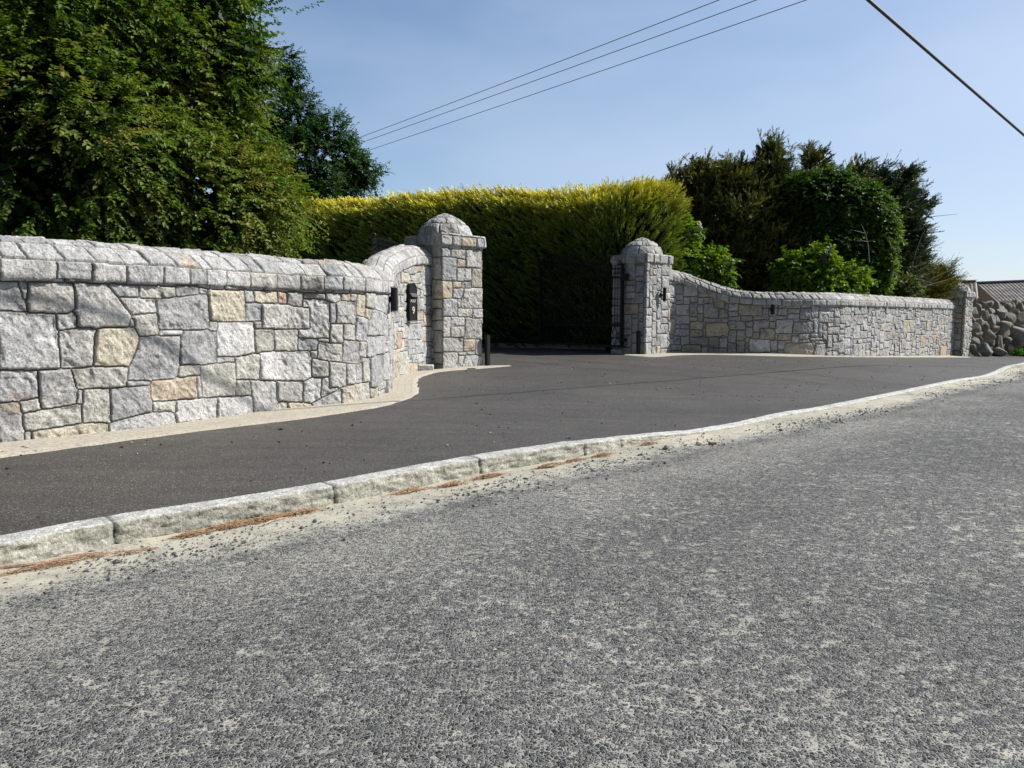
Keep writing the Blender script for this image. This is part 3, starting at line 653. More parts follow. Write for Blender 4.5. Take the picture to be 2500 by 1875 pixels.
# smooth kerb normals
kk = np.ones(61)/61; NF = np.stack([np.convolve(np.pad(NF[:, i], 30, mode='edge'), kk, 'valid') for i in (0, 1)], 1); NF /= np.linalg.norm(NF, axis=1)[:, None]
kh = KH(SF); kwid = .15
nrow_f, nrow_t = 14, 13
cuts = [s_joint[0]-1.75*i for i in (4, 3, 2, 1)]+s_joint
while cuts[-1] < SF[-1]: cuts.append(cuts[-1]+1.7)
cuts = np.array(cuts); lab1 = np.searchsorted(cuts, SF); dist = np.min(np.abs(SF[:, None]-cuts[None]), 1)
rows = []
G = gz(KF[:, 0], KF[:, 1])
V = []; C = []
sfun = SF
for i in range(nrow_f+nrow_t):
    if i < nrow_f:
        f = i/(nrow_f-1); z = -.02+f*(kh+.02-.012); out = .012*(1-f)+np.zeros_like(kh); top = 0
    else:
        g = (i-nrow_f)/(nrow_t-1); z = kh-.003*(1-g)**3; out = -.012-g*(kwid-.012)+np.zeros_like(kh); top = 1; f = 1+g
    nn = fbm(SF*9, np.full_like(SF, i*.35), None, 3, 4, .6); n2 = fbm(SF*28, np.full_like(SF, i*.8), None, 4, 3)
    amp = (.022 if not top else .004)*(kh/.127*.8+.2)
    jn = np.clip(1.5-dist/.010, 0, 1)
    o_ = out+amp*nn+.006*n2*(1-top)-jn*.02; zz = z+(.004*nn+.002*n2)*(1 if top else .3)-jn*(.008 if top else 0)
    V.append(np.c_[KF+NF*o_[:, None], G-.125+zz])
    c1 = np.array([.50, .50, .48]) if top else np.array([.38, .365, .315])
    mossy = np.clip(fbm(SF*5, np.full_like(SF, i*.5), None, 14, 4)*1.4+.3-(.7 if top else 0), 0, 1)[:, None]
    cc = c1*(1-mossy)+np.array([.31, .305, .245])*mossy
    cc = cc*(1-.25*np.clip(n2, 0, 1)[:, None])*(1-.72*jn[:, None]) * np.where(kh[:, None] < .06, 1.1, 1)
    C.append(cc)
nc = len(KF)
kerb = mesh_np('kerb', np.array(V), grid_faces(nrow_f+nrow_t, nc)[:, ::-1] if False else grid_faces(nrow_f+nrow_t, nc), GRAN, None, np.array(C), True); tag(kerb, kind='structure')
def ribbon(P, N, offs, zfun, name, mt, kd=True):
    X = P[None, :, 0]+N[None, :, 0]*offs[:, None]; Y = P[None, :, 1]+N[None, :, 1]*offs[:, None]
    Z = zfun(X, Y, offs[:, None]); V = np.stack([X, Y, Z], -1)
    o = mesh_np(name, V, grid_faces(len(offs), len(P)), mt, None, None, True, attrs={'kd': np.repeat(np.abs(offs)[:, None], len(P), 1)})
    return tag(o, kind='structure')
sq = np.r_[np.arange(0, sk[0]-12, 1.0), np.arange(sk[0]-12, sk[3]+15, .12), np.arange(sk[3]+15, KS[-1], 1.0)]; KR = np.stack([np.interp(sq, KS, KP[:, i]) for i in (0, 1)], 1)
NK_ = right_normals(KP); kk = np.ones(121)/121; NK_ = np.stack([np.convolve(np.pad(NK_[:, i], 60, mode='edge'), kk, 'valid') for i in (0, 1)], 1); NR = np.stack([np.interp(sq, KS, NK_[:, i]) for i in (0, 1)], 1); NR /= np.linalg.norm(NR, axis=1)[:, None]
SRd = np.interp(np.arange(len(KR)), np.arange(len(KR)), arclen(KR))
khr = KH(sq)
def zroad(X, Y, o): return gz(X, Y)-.125+.006*fbm(X*.9, Y*.9, None, 5, 3)*np.clip(o/1.0, 0, 1)+.03*np.clip(o-1, 0, 4)/4
ribbon(KR, NR, np.r_[-.03, 0, .1, .2, .35, .5, .7, np.linspace(1, 8, 30), 9, 12, 16, 30, 60], zroad, 'road', ROAD)
def zdrive(X, Y, o):
    t = -o-.14; drop = (.127-khr)[None, :]
    return gz(X, Y)-.004-drop*(1-sst(0, 3.2, t))+.004*fbm(X*.7, Y*.7, None, 8, 3)*np.clip(t, 0, 1)
ribbon(KR, NR, -np.r_[.142, .16, .2, .3, np.linspace(.45, 4.5, 30), np.linspace(4.8, 12, 30), 14, 17, 20, 24, 30, 40][::-1], zdrive, 'driveway', TARM)
g = np.linspace(-320, 320, 161); XX, YY = np.meshgrid(g, g+150)
ZZ = np.maximum(gz(XX, YY), -2.2)-.35
tag(mesh_np('ground', np.stack([XX, YY, ZZ], -1), grid_faces(161, 161), SOIL, None, None, True), kind='structure')
# garden beds behind the walls and along the inner driveway
def bed(P, N, o1, o2, h, name):
    offs = np.linspace(o1, o2, 12); X = P[None, ::12, 0]+N[None, ::12, 0]*offs[:, None]; Y = P[None, ::12, 1]+N[None, ::12, 1]*offs[:, None]
    Z = gz(X, Y)+h+.05*fbm(X, Y, None, 6, 3)
    return tag(mesh_np(name, np.stack([X, Y, Z], -1), grid_faces(12, X.shape[1]), SOIL, None, None, True), kind='structure')
ml = PL[:, 1] < 13.0; bed(PL[ml], NL[ml], -7.5, -.45, .25, 'garden_ground')
bed(PR_, right_normals(PR_), -9, -.45, .25, 'garden_ground')

# --- sett border along the walls
def border(outer, P, name, inner_off=.03):
    O = resample(np.array(outer), .06); S_ = arclen(O); n = len(O)
    I = np.array([P[np.argmin(((P-q)**2).sum(1))] for q in O])
    kk = np.ones(7)/7; I2 = np.stack([np.convolve(np.pad(I[:, i], 3, mode='edge'), kk, 'valid') for i in (0, 1)], 1)
    m_ = 9; T = np.linspace(0, 1, m_)
    wob = .03*fbm(S_*3, S_*0, None, 77, 3)
    Pn = (O-I2); ln = np.linalg.norm(Pn, axis=1)
    X = I2[None]+(Pn*(1+wob/np.maximum(ln, .05))[:, None])[None]*T[:, None, None]
    Z = gz(X[..., 0], X[..., 1])+.012+.004*fbm(X[..., 0]*6, X[..., 1]*6, None, 9, 2)
    Z[-1] -= .02
    uv = np.stack([np.repeat(S_[None], m_, 0), T[:, None]*ln[None]], -1)
    o = mesh_np(name, np.concatenate([X, Z[..., None]], -1), grid_faces(m_, n), SETT, None, None, True, uv=uv); return tag(o, kind='structure')
ob = [(-10, 1118), (0, 1116), (350, 1071), (700, 1027), (894, 1000), (976, 982), (1014, 966), (1026, 952), (1020, 936), (1026, 923), (1058, 911), (1099, 905.5), (1180, 899), (1253, 893)]
og = [ground_at(*q) for q in ob]; og = [og[0]+(og[0]-og[2])/np.linalg.norm(og[0]-og[2])*5]+og
pf = np.array([np.array((-1.483, 15.93))+U*t for t in np.linspace(0, 1.15, 60)]); PLx = np.r_[PL, pf]
border(catmull(og, .05), PLx, 'sett_border')
mb = []
og2 = [ground_at(*q) for q in ((1520, 866), (1560, 869.5), (1600, 871.5), (1650, 867.5), (1720, 865.5), (1800, 867), (1950, 870.5), (2080, 871.5), (2200, 872), (2330, 872.2), (2372, 872.2))]
pf2 = np.array([np.array((3.81, 21.1))+U*t for t in np.linspace(0, 1.15, 60)]); pf3 = np.array([np.array((18.85, 30.92))+U*t for t in np.linspace(0, 1.15, 60)])
border(catmull(og2, .05), np.r_[pf2, PR_, pf3], 'sett_border')
# dark kerb edging at the foot of the hedge inside the gate
mb = MB(); pts = [at_depth(x, y, D) for x, y, D in ((1100, 842, 26.6), (1190, 842, 26.3), (1330, 843, 25.6), (1480, 846, 24.4))]
for a, b in zip(pts[:-1], pts[1:]):
    c = (a+b)/2; d = b-a; ang = math.atan2(d[1], d[0]); mb.box((c[0], c[1], .13), (np.linalg.norm(d[:2])-.01, .12, .2), Matrix.Rotation(ang, 3, 'Z'), .01)
tag(mb.build('edging_kerb', m_noise('kerb_concrete', (.2, .2, .2), (.32, .31, .3), 20)), kind='structure')

# ------------------------------------------------------------------ loose gravel and needles
def chips(name, X, Y, zf, size, cols, rng, label, cat):
    n = len(X); base = np.array([(1, 0, 0), (-.9, .2, 0), (.1, 1, 0), (-.1, -.95, .05), (.1, .05, .8), (0, 0, -.6)], float)
    tri = np.array([(0, 2, 4), (2, 1, 4), (1, 3, 4), (3, 0, 4), (2, 0, 5), (1, 2, 5), (3, 1, 5), (0, 3, 5)])
    s = size(n)[:, None]*rng.uniform(.6, 1.3, (n, 3)); s[:, 2] *= .75
    b = base[None]*s[:, None, :]*(1+rng.uniform(-.25, .25, (n, 6, 1)))
    a = rng.uniform(0, 6.28, n); ca, sa = np.cos(a)[:, None], np.sin(a)[:, None]
    V = np.stack([b[..., 0]*ca-b[..., 1]*sa+X[:, None], b[..., 0]*sa+b[..., 1]*ca+Y[:, None], b[..., 2]+(zf(X, Y)+s[:, 2]*.35)[:, None]], -1)
    Fc = (np.arange(n)[:, None, None]*6+tri[None]).reshape(-1, 3)
    c = np.array(cols)[rng.integers(len(cols), size=n)]*rng.uniform(.7, 1.3, (n, 1))
    o = mesh_np(name, V, Fc, SHADE, None, np.repeat(c, 6, 0)); return tag(o, label, cat, None, 'stuff')
rng = np.random.default_rng(3)
def along(n, smin, smax, offs):
    s = smin+(smax-smin)*rng.random(n)**1.9; i = np.searchsorted(KS, s).clip(0, len(KS)-1)
    NK = right_normals(KP); q = KP[i]+NK[i]*offs[:, None]; return q[:, 0], q[:, 1]
s0 = sk[0]-9; n = 9500
of = np.where(rng.random(n) < .6, rng.normal(.42, .13, n), rng.uniform(.03, .85, n)); of = np.abs(of)+.02
X, Y = along(n, s0+1, sk[3]+2, of)
kp_ = rng.random(n) < np.clip(.55+1.3*fbm(X*1.6, Y*1.6, None, 31, 3), .12, 1); X, Y, of_ = X[kp_], Y[kp_], of[kp_]; zg_ = gz(X, Y)-.125+.006*fbm(X*.9, Y*.9, None, 5, 3)*np.clip(of_, 0, 1)+.0012
chips('loose_gravel', X, Y, lambda x, y: zg_, lambda k: rng.lognormal(math.log(.0075), .42, k), [(.10, .105, .11), (.16, .16, .16), (.22, .21, .19), (.13, .13, .135), (.07, .07, .075)], rng, 'loose dark stone chips scattered on the sandy strip along the kerb', 'gravel')
n = 6500; X, Y = along(n, s0, sk[3]+2, -rng.uniform(.2, 9, n)**1.0)
ok = np.array([PL[np.argmin(abs(PL[:, 1]-b)), 0]+.4 < a for a, b in zip(X, Y)]) & (rng.random(n) < np.clip(.35+fbm(X*.8, Y*.8, None, 33, 3), .05, 1)); X, Y = X[ok], Y[ok]
ii = [np.argmin(((KR-q)**2).sum(1)) for q in np.c_[X, Y]]; tt = np.sqrt(np.array([((KR[i]-q)**2).sum() for i, q in zip(ii, np.c_[X, Y])]))
zch = gz(X, Y)-.004-(.127-khr[ii])*(1-sst(0, 3.2, tt-.14))+.004*fbm(X*.7, Y*.7, None, 8, 3)*np.clip(tt-.14, 0, 1)+.0015
chips('stone_chips', X, Y, lambda x, y: zch, lambda k: rng.lognormal(math.log(.0085), .42, k), [(.02, .02, .022), (.035, .035, .035), (.012, .012, .012), (.02, .02, .02), (.38, .37, .33)], rng, 'small black and pale grit scattered over the dark tarmac driveway', 'grit')
# pine needles in drifts against the kerb foot
ND = [(0, 1395, .5, 40), (150, 1372, .55, 600), (330, 1345, .2, 60), (470, 1302, .2, 260), (560, 1282, .34, 900), (650, 1266, .4, 800), (740, 1248, .25, 220), (1000, 1197, .3, 260), (1100, 1182, .25, 300), (1190, 1162, .3, 420), (1340, 1136, .32, 520), (1400, 1123, .2, 160), (1470, 1110, .25, 380), (1580, 1083, .25, 260)]
Vn = []; Cn = []; dkr = KP[np.argmin(abs(KS-sk[0]))]-KP[np.argmin(abs(KS-sk[0]+2))]; dkr /= np.linalg.norm(dkr)
for px, py, ln, cnt in ND:
    c = ground_at(px, py, -.115); cnt = int(cnt*.8*(.5 if px < 300 else 1))
    ln *= .62; a = rng.normal(0, .42, cnt)*ln; b = np.abs(rng.normal(0, .022, cnt))*(1-.5*np.abs(a/ln).clip(0, 1))-.0
    p = c+dkr[None]*a[:, None]+np.array([dkr[1], -dkr[0]])[None]*(b[:, None]*1.3-.01)
    an = math.atan2(dkr[1], dkr[0])+rng.normal(0, .55, cnt); L_ = rng.uniform(.03, .075, cnt)/2
    h = rng.uniform(.003, .022, cnt)*np.exp(-(a/ln)**2*2); zb = gz(p[:, 0], p[:, 1])-.123
    dx = np.cos(an)*L_; dy = np.sin(an)*L_; wx = -np.sin(an)*.0016; wy = np.cos(an)*.0016; tl = rng.normal(0, .006, cnt)
    Vn.append(np.stack([np.stack([p[:, 0]-dx-wx, p[:, 1]-dy-wy, zb+h-tl], 1), np.stack([p[:, 0]+dx-wx, p[:, 1]+dy-wy, zb+h+tl], 1), np.stack([p[:, 0]+dx+wx, p[:, 1]+dy+wy, zb+h+tl+.001], 1), np.stack([p[:, 0]-dx+wx, p[:, 1]-dy+wy, zb+h-tl+.001], 1)], 1))
    cc = np.array([(.30, .16, .08), (.38, .25, .14), (.23, .12, .065), (.44, .35, .24)])[rng.integers(4, size=cnt)]*rng.uniform(.7, 1.2, (cnt, 1)); Cn.append(np.repeat(cc, 4, 0))
Vn = np.concatenate(Vn).reshape(-1, 3)
tag(mesh_np('pine_needles', Vn, np.arange(len(Vn)).reshape(-1, 4), SHADE, None, np.concatenate(Cn)), 'orange brown fallen needles drifted against the foot of the kerb', 'pine needles', None, 'stuff')
def stick(pxs, label, r=.006, mt=None):
    p = [ground_at(x, y, -.115) for x, y in pxs]; mb = MB()
    P3 = [(q[0], q[1], float(gz(*q))-.115+.004*(i % 2)) for i, q in enumerate(p)]
    mb.tube(P3, [r*(1-.6*i/len(P3)) for i in range(len(P3))], 6)
    return tag(mb.build('dry_stick', mt or m_noise('dry_wood', (.32, .24, .19), (.5, .4, .32), 30)), label, 'stick')
stick([(-10, 1386), (60, 1379), (110, 1371), (170, 1358), (250, 1347)], 'thin dry stick lying against the kerb in the bottom left', .010)
stick([(645, 1280), (670, 1270), (702, 1263)], 'pale bent twig on the sand beside the longest drift of needles', .005)
stick([(1384, 1125), (1400, 1121), (1432, 1119)], 'short pale splinter of wood by the dark kerb joint', .008)

# ------------------------------------------------------------------ post box, lamps, photocell posts, small things
def frame_at(P, S, N, s, z, off):
    i = int(np.searchsorted(S, s).clip(1, len(S)-2)); p = P[i]+N[i]*off; n = N[i]
    return (p[0], p[1], z), math.atan2(n[0], -n[1])   # local -Y faces outwards
s_, z_ = hit(PL, SL, 996, 735)
(px_, py_, _), rz = frame_at(PL, SL, NL, s_, z_, .03)
pb = empty('post_box', (px_, py_, 1.06), rz-R(16)); tag(pb, 'tall black arched letter box with the number 9 on the curved wall', 'post box')
bw, bh, bd = .27, .74, .085
def arch(w_, h_, d_, y0, bev=0, n=16):
    pts = [(-w_/2, 0), (w_/2, 0)]+[(w_/2*math.cos(a), h_-w_/2+w_/2*math.sin(a)) for a in np.linspace(0, math.pi, n)]
    k = len(pts); V = [(x, y0, z) for x, z in pts]+[(x, y0-d_, z) for x, z in pts]
    return V, [list(range(k))[::-1] if False else list(range(k)), [k+i for i in range(k)][::-1]]+[[i, k+i, k+(i+1) % k, (i+1) % k] for i in range(k)]
mb = MB(); mb.add(*arch(bw, bh, bd, 0)); mb.build('body', IRON, pb)
mb = MB(); n = 20; w2 = bw/2
rim = [(-w2, 0)]+[(w2*math.cos(a), bh-w2+w2*math.sin(a)) for a in np.linspace(math.pi, 0, n)]+[(w2, 0)]
mb.tube([(x, -bd-.004, z) for x, z in rim], .008, 6); mb.build('rim', IRON, pb)
mb = MB(); mb.box((0, -bd-.028, bh-.235), (bw*.84, .012, .095), Matrix.Rotation(R(-38), 3, 'X'), .003); mb.build('flap', mat('worn_black_flap', (.045, .047, .05), .45)[0], pb)
mb = MB(); mb.box((0, -bd*.5, -.012), (bw*.9, bd*1.05, .02), None, .003); mb.build('base_lip', STEEL, pb)
def letters(body, size, loc, parent, name):
    cu = bpy.data.curves.new(name, 'FONT'); cu.body = body; cu.size = size; cu.align_x = 'CENTER'; cu.extrude = .002; cu.resolution_u = 4
    t = bpy.data.objects.new(name, cu); COL.objects.link(t)
    dg = bpy.context.evaluated_depsgraph_get(); me = bpy.data.meshes.new_from_object(t.evaluated_get(dg)); bpy.data.objects.remove(t)
    o = bpy.data.objects.new(name, me); COL.objects.link(o); me.materials.clear(); me.materials.append(CREAM)
    o.parent = parent; o.location = loc; o.rotation_euler = (R(90), 0, 0); return o
letters('POST', .082, (0, -bd-.006, bh-.375), pb, 'lettering')
letters('9', .20, (.005, -bd-.006, bh-.60), pb, 'house_number')
def wall_lamp(P, S, N, px, py, h_, dia, arm, label, proto=[]):
    s_, z_ = hit(P, S, px, py); loc, rz = frame_at(P, S, N, s_, z_, .02)
    t = empty('wall_lamp', loc, rz); tag(t, label, 'wall lamp', 'outdoor wall lamps')
    r = dia/2; c = (0, -arm-r, 0)
    mb = MB(); mb.lathe([(0, -h_/2+.02), (r, -h_/2+.02), (r, h_/2-.02), (0, h_/2-.02)], c, 24); hous = mb.build('housing', IRON, t)
    for zz in (-1, 1):
        mb = MB(); mb.lathe([(r*.6, zz*(h_/2-.02)), (r*1.03, zz*(h_/2-.02)), (r*1.03, zz*h_/2), (r*.8, zz*h_/2), (r*.8, zz*(h_/2-.01)), (0, zz*(h_/2-.01))], c, 24); mb.build('rim', STEEL, hous)
    mb = MB(); mb.tube([(0, .0, 0), (0, -arm-.01, 0)], .012, 8); mb.build('bracket', IRON, t)
    mb = MB()
    mb.tube([(0, .01, 0), (0, -.01, 0), (0, -.03, 0), (0, -.045, 0)], [.055, .055, .04, .014], 16); mb.build('wall_mount', IRON, t)
    return t
wall_lamp(PL, SL, NL, 945, 731, .38, .11, .03, 'black cylinder lamp beside the letter box on the left wall')
pp = np.array([np.array((3.81, 21.1))+U*t for t in np.linspace(0, 1.15, 80)]); 
wall_lamp(pp, arclen(pp), np.repeat([-Vv], 80, 0)*1.0, 1612, 719, .42, .10, .07, 'black cylinder lamp casting a shadow on the far gate pillar')
wall_lamp(PR_, SR, right_normals(PR_), 1883, 756, .34, .12, .1, 'small dark lamp under the coping of the shaded part of the right wall')
def post(px, py, zt, label):
    q = ground_at(px, py); z0 = float(gz(*q)); t = empty('sensor_post', (q[0], q[1], z0), R(44)); tag(t, label, 'sensor post', 'gate sensor posts')
    mb = MB(); mb.box((0, 0, zt/2), (.10, .085, zt), None, .008); mb.build('post', IRON, t)
    mb = MB(); mb.box((0, 0, zt+.006), (.108, .093, .014), None, .004); mb.build('cap', IRON, t)
    mb = MB(); mb.box((.055, 0, zt-.11), (.012, .05, .07), None, .003); mb.build('sensor_lens', GLASSK, t)
    mb = MB(); mb.box((0, 0, .008), (.16, .14, .016), None, .004); mb.build('foot_plate', IRON, t)
post(1190, 893.5, .69, 'short black square post beside the near gate pillar')
post(1558, 865.5, .66, 'short black square post in front of the dark side of the far gate pillar')
def block(px, py, dims, rz, label, cat, mt, name, dz=.012, seed=1, tint=(.5, .5, .48)):
    q = ground_at(px, py); bm = bmesh.new(); bmesh.ops.create_cube(bm, size=1); bmesh.ops.scale(bm, vec=dims, verts=bm.verts)
    bmesh.ops.bevel(bm, geom=bm.edges[:], offset=min(dims)*.12, segments=1, affect='EDGES')
    bmesh.ops.subdivide_edges(bm, edges=bm.edges[:], cuts=4, use_grid_fill=True)
    for v in bm.verts:
        c = v.co; nn = float(vn(c.x*18+seed, c.y*18, c.z*18)); v.co = c+c.normalized()*nn*min(dims)*.07
    me = bpy.data.meshes.new(name); bm.to_mesh(me); bm.free(); me.materials.append(mt)
    a = me.attributes.new('tint', 'FLOAT_COLOR', 'POINT'); a.data.foreach_set('color', np.tile([*tint, 1], len(me.vertices)).astype(np.float32))
    o = bpy.data.objects.new(name, me); COL.objects.link(o); o.location = (q[0], q[1], float(gz(*q))+dims[2]/2+dz); o.rotation_euler = (0, 0, rz)
    return tag(o, label, cat)
block(1038, 905, (.35, .16, .115), R(8), 'small sawn granite block resting at the foot of the near gate pillar', 'stone block', GRAN, 'granite_block')
block(1151, 902, (.17, .09, .014), R(35), 'small flat dark metal plate on the paving in front of the near pillar', 'metal plate', IRON, 'metal_plate')
block(1740, 1055, (.07, .04, .02), R(20), 'brown flat pebble lying on the road edge beside the dropped kerb', 'pebble', SHADE, 'pebble', dz=-.12, tint=(.16, .11, .07))

# ------------------------------------------------------------------ iron gate leaves
def gate(loc, rz, Lg, label, flip=1):
    t = empty('iron_gate', loc, rz); tag(t, label, 'gate', 'open driveway gate leaves')
    top = lambda x: 2.45+.55*float(sst(.0, Lg, x))
    def part(name, fn, smooth=False, par=None): mb = MB(); fn(mb); return mb.build(name, IRON, par or t, smooth)
    st = {}; st[True] = part('hinge_stile', lambda m: m.box((.05, 0, 1.33), (.09, .08, 2.3), None, .006))
    st[False] = part('lock_stile', lambda m: m.box((Lg-.05, 0, 1.66), (.09, .08, 3.0), None, .006))
    for x, z in ((.05, 2.52), (Lg-.05, 3.22)):
        part('ball_finial', lambda m: m.lathe([(0, -.07), (.035, -.06), (.03, -.045), (.06, 0), (.05, .035), (.03, .05), (0, .06)], (x, 0, z+.02), 16), True, st[x < 1])
    part('bottom_rail', lambda m: m.box((Lg/2, 0, .20), (Lg-.1, .05, .07), None, .004))
    part('middle_rail', lambda m: m.box((Lg/2, 0, .80), (Lg-.1, .04, .035), None, .004))
    xs = np.linspace(.05, Lg-.05, 30)
    part('top_rail', lambda m: m.tube([(x, 0, top(x)) for x in xs], .022, 6))
    part('upper_rail', lambda m: m.tube([(x, 0, top(x)-.26) for x in xs], .02, 6))
    nb = int(Lg/.125)
    for i in range(1, nb):
        x = Lg*i/nb
        def bar(m):
            m.tube([(x, 0, .80), (x, 0, top(x)+.09), (x, 0, top(x)+.12), (x, 0, top(x)+.2)], [.009, .009, .018, .001], 6)
            for zz in (1.4,): m.lathe([(0, -.02), (.018, 0), (0, .02)], (x, 0, zz), 8)
        part('bar', bar)
    def spiral(m, cx, cz, r, sx, sz, turns=1.5, rad=.008):
        m.tube([(cx+sx*r*(1-k/26)*math.cos(k/26*turns*6.28), 0, cz+sz*r*(1-k/26)*math.sin(k/26*turns*6.28)) for k in range(24)], rad, 5)
    for i in range(nb):
        x = Lg*(i+.5)/nb; sg = 1 if i % 2 else -1
        part('scroll', lambda m: spiral(m, x, .87, .045, sg, 1))
        part('scroll', lambda m: spiral(m, x, top(x)-.13, .055, sg, 1))
    def lat(m):
        k = int(Lg/.27)
        for i in range(k):
            x0 = .1+(Lg-.2)*i/k; x1 = .1+(Lg-.2)*(i+1)/k
            m.tube([(x0, -.004, .24), (x1, -.004, .78)], .009, 5); m.tube([(x0, .004, .78), (x1, .004, .24)], .009, 5)
            cx = (x0+x1)/2; m.tube([(cx+.09*math.cos(a), 0, .51+.09*math.sin(a)) for a in np.linspace(0, 6.28, 17)], .007, 5)
    part('lattice', lat)
    part('hinge_bracket', lambda m: m.box((-.06, -.0, 2.2), (.2, .12, .2), None, .01))
    part('hinge_bracket', lambda m: m.box((-.06, 0, .4), (.16, .08, .1), None, .01))
    part('top_scroll', lambda m: spiral(m, .2, top(.2)+.16, .09, 1, 1, 1.6, .011))
    part('top_scroll', lambda m: spiral(m, .42, top(.4)+.14, .07, -1, 1, 1.6, .011))
    return t
gate((3.22, 21.50, .08), math.atan2(3.62, -2.35), 4.2, 'black wrought iron gate leaf folded open against the hedge by the far pillar')
ge = at_depth(912, 600, 20.0); h0 = np.array([-1.95, 17.55])
dg_ = ge[:2]-h0; gate((h0[0], h0[1], .07), math.atan2(dg_[1], dg_[0]), float(np.linalg.norm(dg_)), 'black iron gate leaf open behind the curved left wall, only its spear tips showing above')

# ------------------------------------------------------------------ vegetation
def unit(a): return a/(np.linalg.norm(a, axis=-1, keepdims=True)+1e-9)
def blob_points(blobs, n, rng, depth=.16, lump=.16, lseed=0, hole=-.5, lscale=1.0, zmin=None):
    vol = np.array([b[3]*b[4]+b[4]*b[5]+b[3]*b[5] for b in blobs]); pr = vol**.85; pr = pr/pr.sum(); P = []; D = []
    tot = 0
    while tot < n:
        k = rng.choice(len(blobs), size=n, p=pr); B = np.array(blobs, float)[k]
        d = unit(rng.normal(size=(n, 3)))
        r = 1-np.abs(rng.normal(0, depth, n)); r = np.clip(r, .2, 1.05)
        c = B[:, :3]; rr = B[:, 3:6]
        q0 = c+d*rr
        lm = fbm(q0[:, 0]*lscale, q0[:, 1]*lscale, q0[:, 2]*lscale, lseed, 3)
        p = c+d*rr*(r+lump*lm)[:, None]
        ok = np.ones(n, bool)
        for j, b in enumerate(blobs):
            e = (((p-np.array(b[:3]))/np.array(b[3:6]))**2).sum(1); ok &= (k == j) | (e > .62)
        ok &= vn(p[:, 0]*1.7, p[:, 1]*1.7, p[:, 2]*1.7, lseed+5) > hole
        if zmin is not None: ok &= p[:, 2] > zmin
        g_ = unit(d/rr)
        P.append(p[ok]); D.append(g_[ok]); tot += ok.sum()
    return np.concatenate(P)[:n], np.concatenate(D)[:n]
def leaf_mesh(name, P, D, nl, tl, ll, lw, cols, rng, parent, mt, droop=.25, upn=.9, cnoise=.6, seed=0, colfun=None):
    n = len(P); ax = unit(D*.9+rng.normal(0, .45, (n, 3))+np.array([0, 0, -droop])*rng.uniform(.2, 1.6, (n, 1)))
    side = unit(np.cross(ax, np.array([0, 0, 1.])+rng.normal(0, .3, (n, 3))))
    tlen = tl*rng.uniform(.6, 1.35, n)
    t = (np.arange(nl)+.5)/nl
    base = P[:, None]+ax[:, None]*(t[None]*tlen[:, None])[..., None]
    base[..., 2] -= (t[None]**2)*tlen[:, None]*.22
    sg = np.where(np.arange(nl) % 2, 1, -1)[None, :, None]
    ld = unit(ax[:, None]*.6+side[:, None]*sg*.85+rng.normal(0, .28, (n, nl, 3))+np.array([0, 0, -.18]))
    up = unit(np.array([0, 0, upn])+D[:, None]*.35+rng.normal(0, .42, (n, nl, 3)))
    wd = unit(np.cross(ld, up)); nm = np.cross(wd, ld)
    L_ = ll*rng.uniform(.6, 1.25, (n, nl, 1)); W_ = L_*lw
    b0 = base; tip = base+ld*L_-nm*L_*.14; m1 = base+ld*L_*.45+wd*W_+nm*L_*.10; m2 = base+ld*L_*.45-wd*W_+nm*L_*.10
    V = np.stack([b0, m1, tip, m2], 2).reshape(-1, 3)
    N = n*nl; i = np.arange(N)[:, None]*4
    Fc = np.concatenate([i+np.array([[0, 1, 2]]), i+np.array([[0, 2, 3]])], 1).reshape(-1, 3)
    cols = np.array(cols); cn = fbm(P[:, 0]*cnoise, P[:, 1]*cnoise, P[:, 2]*cnoise, seed+3, 3)*.5+.5+rng.normal(0, .16, n)
    if colfun is not None: cn = colfun(P, cn)
    q = np.clip(cn, 0, .999)*(len(cols)-1); a = q.astype(int); f = (q-a)[:, None]
    tc_ = cols[a]*(1-f)+cols[np.minimum(a+1, len(cols)-1)]*f
    C = tc_[:, None]*rng.uniform(.72, 1.28, (n, nl, 1))
    C = np.repeat(C.reshape(-1, 3), 4, 0)
    return mesh_np(name, V, Fc, mt, parent, C)
